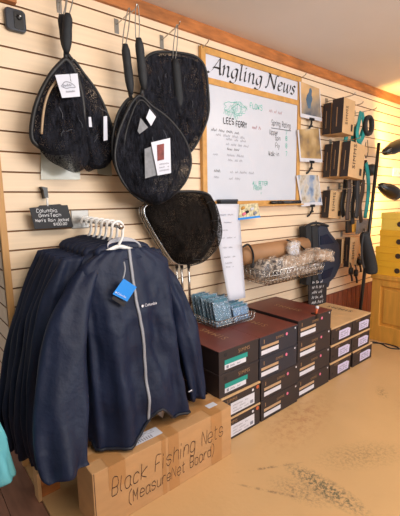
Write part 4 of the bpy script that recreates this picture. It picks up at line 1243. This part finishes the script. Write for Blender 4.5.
# ------------------------------------------------------------------ hanging kraft boxes
def hang_box(label, x0, x1, y0, y1, z0, z1, roll=0.0, mark=True):
    c = Vector(((x0+x1)/2, (y0+y1)/2, z1))
    t = thing('hanging_box', label, 'box', c, 'slim kraft boxes on wall pegs')
    M = Matrix.Translation(c) @ Matrix.Rotation(roll, 4, 'Y') @ Matrix.Translation(-c)
    MB().box((x0+0.002, y0+0.002, z0), (x1, y1, z1), M).build('carton', 'kraft', t, bevel=0.002)
    MB().box((x0, y0+0.003, z0+0.001), (x0+0.004, y1-0.001, z1-0.001), M).build('dark_side', 'box_dark', t)
    pl = Plane(M @ Vector((x0, y0, z0)), M.to_3x3() @ Vector((1, 0, 0)), M.to_3x3() @ Vector((0, 0, 1)), (0, -1, 0))
    W, Hh = x1-x0, z1-z0
    mb = MB()
    type_text(mb, 'SIMMS', pl, .40*W, .25*Hh, .27*W, 0.001, 0, 1.15, rot=math.pi/2)
    mb.build('lettering', 'print_black', t)
    if mark:
        mb = MB(); rect(mb, pl, .72*W, .1*Hh, .86*W, .3*Hh); mb.build('print_mark', 'print_black', t)
    mb = MB(); rect(mb, Plane(M @ Vector((x0, y1, z0)), (0, -1, 0), M.to_3x3() @ Vector((0, 0, 1)), (-1, 0, 0)), .42*(y1-y0), .2*Hh, .5*(y1-y0), .75*Hh, 0.001); mb.build('side_print', 'print_gold', t)
    return t
hang_box('rear kraft box of the top peg, dark side showing', 3.275, 3.47, -0.115, -0.03, 2.07, 2.355, 0.03)
hang_box('front kraft box of the top peg with a dark logo', 3.262, 3.465, -0.25, -0.135, 2.06, 2.37, 0.05)
hang_box('rearmost kraft box of the middle peg, only its dark side showing', 3.33, 3.57, -0.10, -0.025, 1.67, 1.985, 0.07)
hang_box('second kraft box of the middle peg, in the middle of three', 3.33, 3.58, -0.185, -0.11, 1.67, 2.0, 0.09)
hang_box('front kraft box of the middle peg with vertical lettering', 3.355, 3.635, -0.28, -0.195, 1.66, 1.985, 0.10)
hang_box('lone kraft box on the peg above the chest pack', 3.33, 3.56, -0.105, -0.02, 1.275, 1.545, 0.09)
hang_box('rear kraft box of the lowest peg beside the chest pack', 3.60, 3.82, -0.09, -0.02, 0.79, 1.05, 0.03, False)
hang_box('front kraft box of the lowest peg beside the chest pack', 3.64, 3.87, -0.16, -0.10, 0.755, 1.07, 0.04)
def peg(label, X, z, L):
    t = thing('slatwall_hook', label, 'hook', (X, 0, z), 'metal hooks on the slat wall')
    MB().box((X-0.02, -0.005, z-0.03), (X+0.02, 0, z+0.03)).build('bracket', 'dull_steel', t, bevel=0.002)
    mb = MB(); mb.tube(smooth([(X, -0.003, z), (X, -L+0.03, z), (X, -L, z+0.02)], 4), 0.004, 6); mb.build('prong', 'chrome', t)
peg('top peg carrying two kraft boxes', 3.37, 2.40, 0.29)
peg('middle peg carrying three kraft boxes', 3.46, 2.025, 0.31)
peg('peg carrying the lone kraft box', 3.45, 1.565, 0.26)
peg('lowest peg carrying kraft boxes beside the chest pack', 3.74, 1.095, 0.2)
peg('peg holding the teal straps', 3.66, 2.38, 0.22)
peg('peg holding the black coiled loop', 3.90, 2.36, 0.24)
peg('peg holding the dark belts', 3.66, 1.60, 0.24)

# straps and belts
def strap(label, q, Y, m_, r_=0.014, cat='strap', grp='straps hanging on the pegs', name='strap', flat=0.35):
    mb = MB(); mb.tube(smooth([at(x, y, Y) for x, y in q], 5), r_, 8, flat=flat)
    return tag(mb.build(name, m_), label, cat, grp)
strap('teal strap looped highest beside the top kraft boxes', [(361, 112), (359, 122), (357, 133), (359, 141), (363, 136), (364, 124), (362, 113)], -0.17, 'teal_strap', 0.03)
strap('teal strap hanging behind the kraft box edge', [(356, 128), (353, 136), (352, 146)], -0.10, 'teal_strap', 0.035)
strap('wide teal strap dangling between top and middle boxes', [(347, 133), (346, 138), (345, 143)], -0.10, 'teal_strap', 0.032)
strap('teal strap trailing below the coiled loop', [(364, 128), (361, 137), (359, 146), (357, 152)], -0.15, 'teal_strap', 0.035)
strap('narrow dark strap beside the teal straps', [(360, 118), (356, 128), (355, 141), (356, 150)], -0.13, 'dark_strap', 0.016)
strap('long teal cord hanging beside the lamp pole', [(366, 163), (368, 176), (368.5, 190), (367, 205), (365, 218)], -0.17, 'teal_strap', 0.034)
strap('thin dark lanyard loop hanging below the coiled loop', [(366, 142), (364.5, 152), (366, 158), (368, 152), (367.5, 140)], -0.18, 'dark_strap', 0.006, 'lanyard')
lp_ = MB(); pts = smooth([at(x, y, -0.19) for x, y in [(369, 117), (371.5, 121), (371.5, 129), (369, 134), (366, 133), (365, 126), (366, 119)]], 5, True)
lp_.tube(pts, 0.020, 8, True, flat=1.4)
tag(lp_.build('coiled_cord', 'dark_strap'), 'black coiled loop hanging at the right end of the pegs', 'cord')
rl2 = MB().lathe([(0, 0.05), (0.05, 0.045), (0.062, 0.02), (0.062, -0.02), (0.05, -0.045), (0, -0.05)], at(371, 170, -0.16), (0.4, -1, 0.2), 16)
tag(rl2.build('cord_spool', 'dark_strap'), 'dark round spool hanging behind the lamp pole', 'spool')
nb2 = MB(); nb2.grid([[at(x+dx, y, -0.15-0.03*math.sin(math.pi*k/4)) for k, dx in enumerate((-4, -2, 0, 2, 4))] for x, y in [(363, 160), (362, 168), (360, 178), (359, 186)]])
tag(nb2.build('mesh_pouch', 'net_fine', None, solid=0.004), 'small dark mesh pouch beside the middle kraft boxes', 'pouch')
for i, (x0, x1, m_, lab) in enumerate(((345, 343, 'dark_strap', 'black belt nearest the lone kraft box'), (349.5, 348, 'brown_strap', 'brown belt hanging among the black belts'), (354, 352, 'dark_strap', 'black belt right of the brown belt'), (358.5, 356.5, 'dark_strap', 'black belt second from right of the belts'), (362.5, 360.5, 'brown_strap', 'brownish belt at the right of the belts'))):
    strap(lab, [(x0+(-1)**i*.6, 180), (x0-0.8+(i*7 % 3)*.7, 192), (x1+(i*5 % 4)*.6-.8, 206), (x1+(-1)**i*.7, 216+(i*7 % 5)*2)], -0.13-0.02*(i*3 % 5), m_, 0.036, 'belt', 'belts hanging below the middle boxes', 'wading_belt')
gc = thing('header_card', 'grey cardboard header card hanging beside the lamp pole', 'card', at(362, 227, -0.17))
MB().prism([at(356, 234, -0.17), at(368, 232, -0.17), at(369, 219, -0.17), at(357.5, 220, -0.17)], (0, 0.006, 0)).build('card', 'paper_grey', gc)
MB().prism([at(363, 233, -0.172), at(366, 232.6, -0.172), at(366, 230.6, -0.172), at(363, 231, -0.172)], (0, -0.002, 0)).build('sticker', 'label_white', gc)
t = thing('tool_pack', 'black and amber tool card hanging below the belts', 'tool', at(350, 226, -0.15))
MB().prism([at(347, 233, -0.15), at(352, 232.5, -0.15), at(352, 221, -0.15), at(347, 221, -0.15)], (0, 0.02, 0)).build('black_half', 'black_plastic', t, bevel=0.004)
MB().prism([at(352.3, 232.5, -0.15), at(356, 232, -0.15), at(356, 221, -0.15), at(352.3, 221, -0.15)], (0, 0.02, 0)).build('amber_half', 'amber', t, bevel=0.004)
# black padded case
pc2 = thing('padded_case', 'long black padded case hanging in front of the lamp pole', 'case', at(367, 250, -0.4))
MB().tube(smooth([at(x, y, -0.40) for x, y in [(364.5, 233), (366, 243), (369, 256), (371, 268), (371, 274)]], 5), [0.04, 0.046, 0.05, 0.053, 0.055, 0.056, 0.057, 0.058, 0.059, 0.06, 0.061, 0.062, 0.063, 0.064, 0.066, 0.066, 0.066, 0.065, 0.062, 0.052, 0.03], 12, flat=0.9).build('case', 'foam_black', pc2)
MB().tube(smooth([at(x, y, -0.405) for x, y in [(364, 233), (362, 245), (362, 258), (364, 268)]], 5), 0.016, 8, flat=0.5).build('strap', 'dark_strap', pc2)
MB().tube([at(364.5, 234, -0.40), at(364, 226, -0.02)], 0.006, 6).build('hanging_loop', 'dark_strap', pc2)
for i, (x, y, lab) in enumerate(((351, 271, 'black buckle dangling under the lowest kraft box'), (356, 273, 'black clip dangling right of the buckle'), (360, 262, 'black reel hanging against the padded case'))):
    p = at(x, y, -0.18)
    t = thing('clip_tool', lab, 'clip', p, 'small black clips below the lowest boxes')
    MB().lathe([(0, 0.02), (0.035, 0.018), (0.042, 0), (0.035, -0.018), (0, -0.02)], p, (0.3, -1, 0), 12).build('clip_body', 'black_plastic', t)
    MB().tube(smooth([p+Vector((0, 0, 0.03)), p+Vector((0.01, 0.03, 0.09)), p+Vector((0, 0.17, 0.13))], 4), 0.007, 6).build('cord', 'dark_strap', t)
    MB().tube(smooth([p+Vector((0, 0, -0.03)), p+Vector((0.02, 0, -0.07)), p+Vector((0.03, 0, -0.11))], 4), 0.012, 6).build('tail', 'dark_strap', t)

# ------------------------------------------------------------------ lamp
lx0, lx1 = Vector((3.60, -0.30, 0)), Vector((3.857, -0.30, 2.015))
lm = thing('floor_lamp', 'black floor lamp with two bullet-shaped heads beside the yellow boxes', 'lamp', lx0)
MB().tube([lx0 + (lx1-lx0)*k for k in (0.005, 0.3, 0.6, 1.0)], 0.017, 12).build('pole', 'lamp_black', lm)
MB().lathe([(0, 0.03), (0.05, 0.028), (0.12, 0.016), (0.13, 0.0), (0, 0.0)], lx0 + Vector((0.0, 0.11, 0)), (0, 0, 1), 24).build('base', 'lamp_black', lm)
MB().tube(smooth([lx0 + Vector((0, 0.11, 0.02)), lx0+Vector((0.003, 0.05, 0.025)), lx0+Vector((0.01, 0, 0.05))], 4), 0.015, 8).build('base_stem', 'lamp_black', lm)
def head(pbase, axis, L, R):
    axis = Vector(axis).normalized()
    o = MB().lathe([(0.012, -0.02), (0.035, 0.0), (R*0.72, L*0.2), (R, L*0.45), (R*1.02, L*0.75), (R*0.92, L), (R*0.86, L*0.99), (R*0.9, L*0.75), (R*0.6, L*0.3), (0.0, L*0.25)], pbase, axis, 24).build('lamp_head', 'lamp_black', lm)
    mb = MB()
    for k in range(6):
        a = 2*math.pi*k/6
        q = Vector((0, 0, 1)).rotation_difference(axis)
        mb.tube([Vector(pbase)+q @ Vector((0.03*math.cos(a), 0.03*math.sin(a), -0.004)), Vector(pbase)+q @ Vector((R*0.66*math.cos(a), R*0.66*math.sin(a), L*0.17))], 0.005, 5)
    mb.build('cooling_fins', 'dull_steel', o)
    MB().lathe([(0, 0.03), (0.025, 0.02), (0.03, 0), (0.02, -0.03), (0, -0.03)], Vector(pbase)+axis*L*0.55, axis, 12).build('bulb', 'bulb', o)
    d = bpy.data.lights.new('lamp_bulb_light', 'SPOT'); d.energy = 30; d.color = (1.0, 0.62, 0.16); d.shadow_soft_size = 0.04; d.spot_size = math.radians(176); d.spot_blend = 0.6
    lo = bpy.data.objects.new('lamp_bulb_light', d); COL.objects.link(lo)
    lo.location = Vector(pbase)+axis*(L*1.02)
    lo.rotation_euler = axis.to_track_quat('-Z', 'Y').to_euler()
    return lo
b1 = at(385, 152, -0.30); b2 = at(380.5, 186, -0.30)
head(b1, at(404, 143, -0.33)-b1, 0.34, 0.066).data.energy = 75
head(b2, Vector((0.9, -0.12, -0.28)), 0.30, 0.072).data.energy = 95
for b_ in (b1, b2):
    k = (b_.z-0.02)/2.015
    q = lx0 + (lx1-lx0)*k
    MB().tube([q, b_], 0.008, 8).build('arm', 'dull_steel', lm)

# ------------------------------------------------------------------ cabinet with yellow boxes
cb = thing('wood_cabinet', 'honey-coloured wooden cabinet with a recessed panel at far right', 'cabinet', (4.1, -0.9, 0))
cx0, cx1, cy0, cy1, cz = 3.77, 4.40, -1.6, -0.345, 0.655
MB().box((cx0+0.02, cy0, 0.0), (cx1, cy1, cz)).build('carcass', 'cabinet_wood', cb)
MB().box((cx0-0.015, cy0-0.02, cz), (cx1+0.02, cy1+0.01, cz+0.045)).build('top', 'cabinet_wood', cb, bevel=0.006)
for n_, a, b in (('frame_stile', (cx0, cy1-0.09, 0), (cx0+0.02, cy1, cz)), ('frame_stile', (cx0, cy0, 0), (cx0+0.02, cy0+0.09, cz)), ('frame_rail', (cx0, cy0+0.09, cz-0.07), (cx0+0.02, cy1-0.09, cz)), ('frame_rail', (cx0, cy0+0.09, 0), (cx0+0.02, cy1-0.09, 0.17))):
    MB().box(a, b).build(n_, 'cabinet_wood', cb, bevel=0.004)
MB().box((cx0+0.008, cy0+0.12, 0.2), (cx0+0.0205, cy1-0.12, cz-0.10)).build('panel', 'cabinet_wood', cb, bevel=0.006)
YB = [(-0.36, 0.70, 0.845, 'yellow storage box at the bottom on the wooden cabinet', 'yellow_card'), (-0.365, 0.846, 0.985, 'yellow storage box second from bottom on the cabinet', 'yellow_card'), (-0.40, 0.986, 1.155, 'yellow storage box third from bottom on the cabinet', 'yellow_card'), (-0.405, 1.156, 1.325, 'pale yellow storage box on top of the cabinet pile', 'yellow_lid')]
for i, (yb, z0, z1, lab, m_) in enumerate(YB):
    t = thing('storage_box', lab, 'box', (4.0, -0.6, z0), 'yellow boxes piled on the cabinet')
    MB().box((cx0+0.004, -0.78, z0), (cx0+0.40, yb, z1-0.035)).build('carton', m_, t, bevel=0.003)
    MB().box((cx0, -0.785, z1-0.06), (cx0+0.405, yb+0.004, z1)).build('lid', 'yellow_lid' if i == 3 else m_, t, bevel=0.003)
    pl = Plane((cx0, -0.5, z0), (0, -1, 0), (0, 0, 1), (-1, 0, 0))
    mb = MB(); disc(mb, pl, 0.085, 0.06, 0.026, 0.001); mb.build('emblem', 'brown_strap', t)

ws = thing('white_placard', 'small white placard with scribbled marks on the lamp-lit wall', 'sign', (5.0, 0, 1.79))
MB().box((4.88, -0.012, 1.735), (5.2, 0.0, 1.84)).build('board', 'paper', ws)
mb = MB(); scribble(mb, Plane((4.9, -0.012, 1.76), (1, 0, 0), (0, 0, 1), (0, -1, 0)), 0, 0, 0.26, 0.05, 0.006, 2); mb.build('lettering', 'ink_grey', ws)

# cord on the floor
cp = MB(); cp.tube(smooth([(3.60, -0.32, 0.008), (3.70, -0.43, 0.006), (3.70, -0.52, 0.006), (3.66, -0.60, 0.006), (3.70, -0.68, 0.006), (3.74, -0.62, 0.006), (3.73, -0.52, 0.006), (3.64, -0.40, 0.006)], 6), 0.0055, 6)
tag(cp.build('power_cord', 'dark_strap'), 'thin black power cord looped on the floor by the cabinet', 'cord')

for o in SC.objects:
    if '_o' in o: del o['_o']
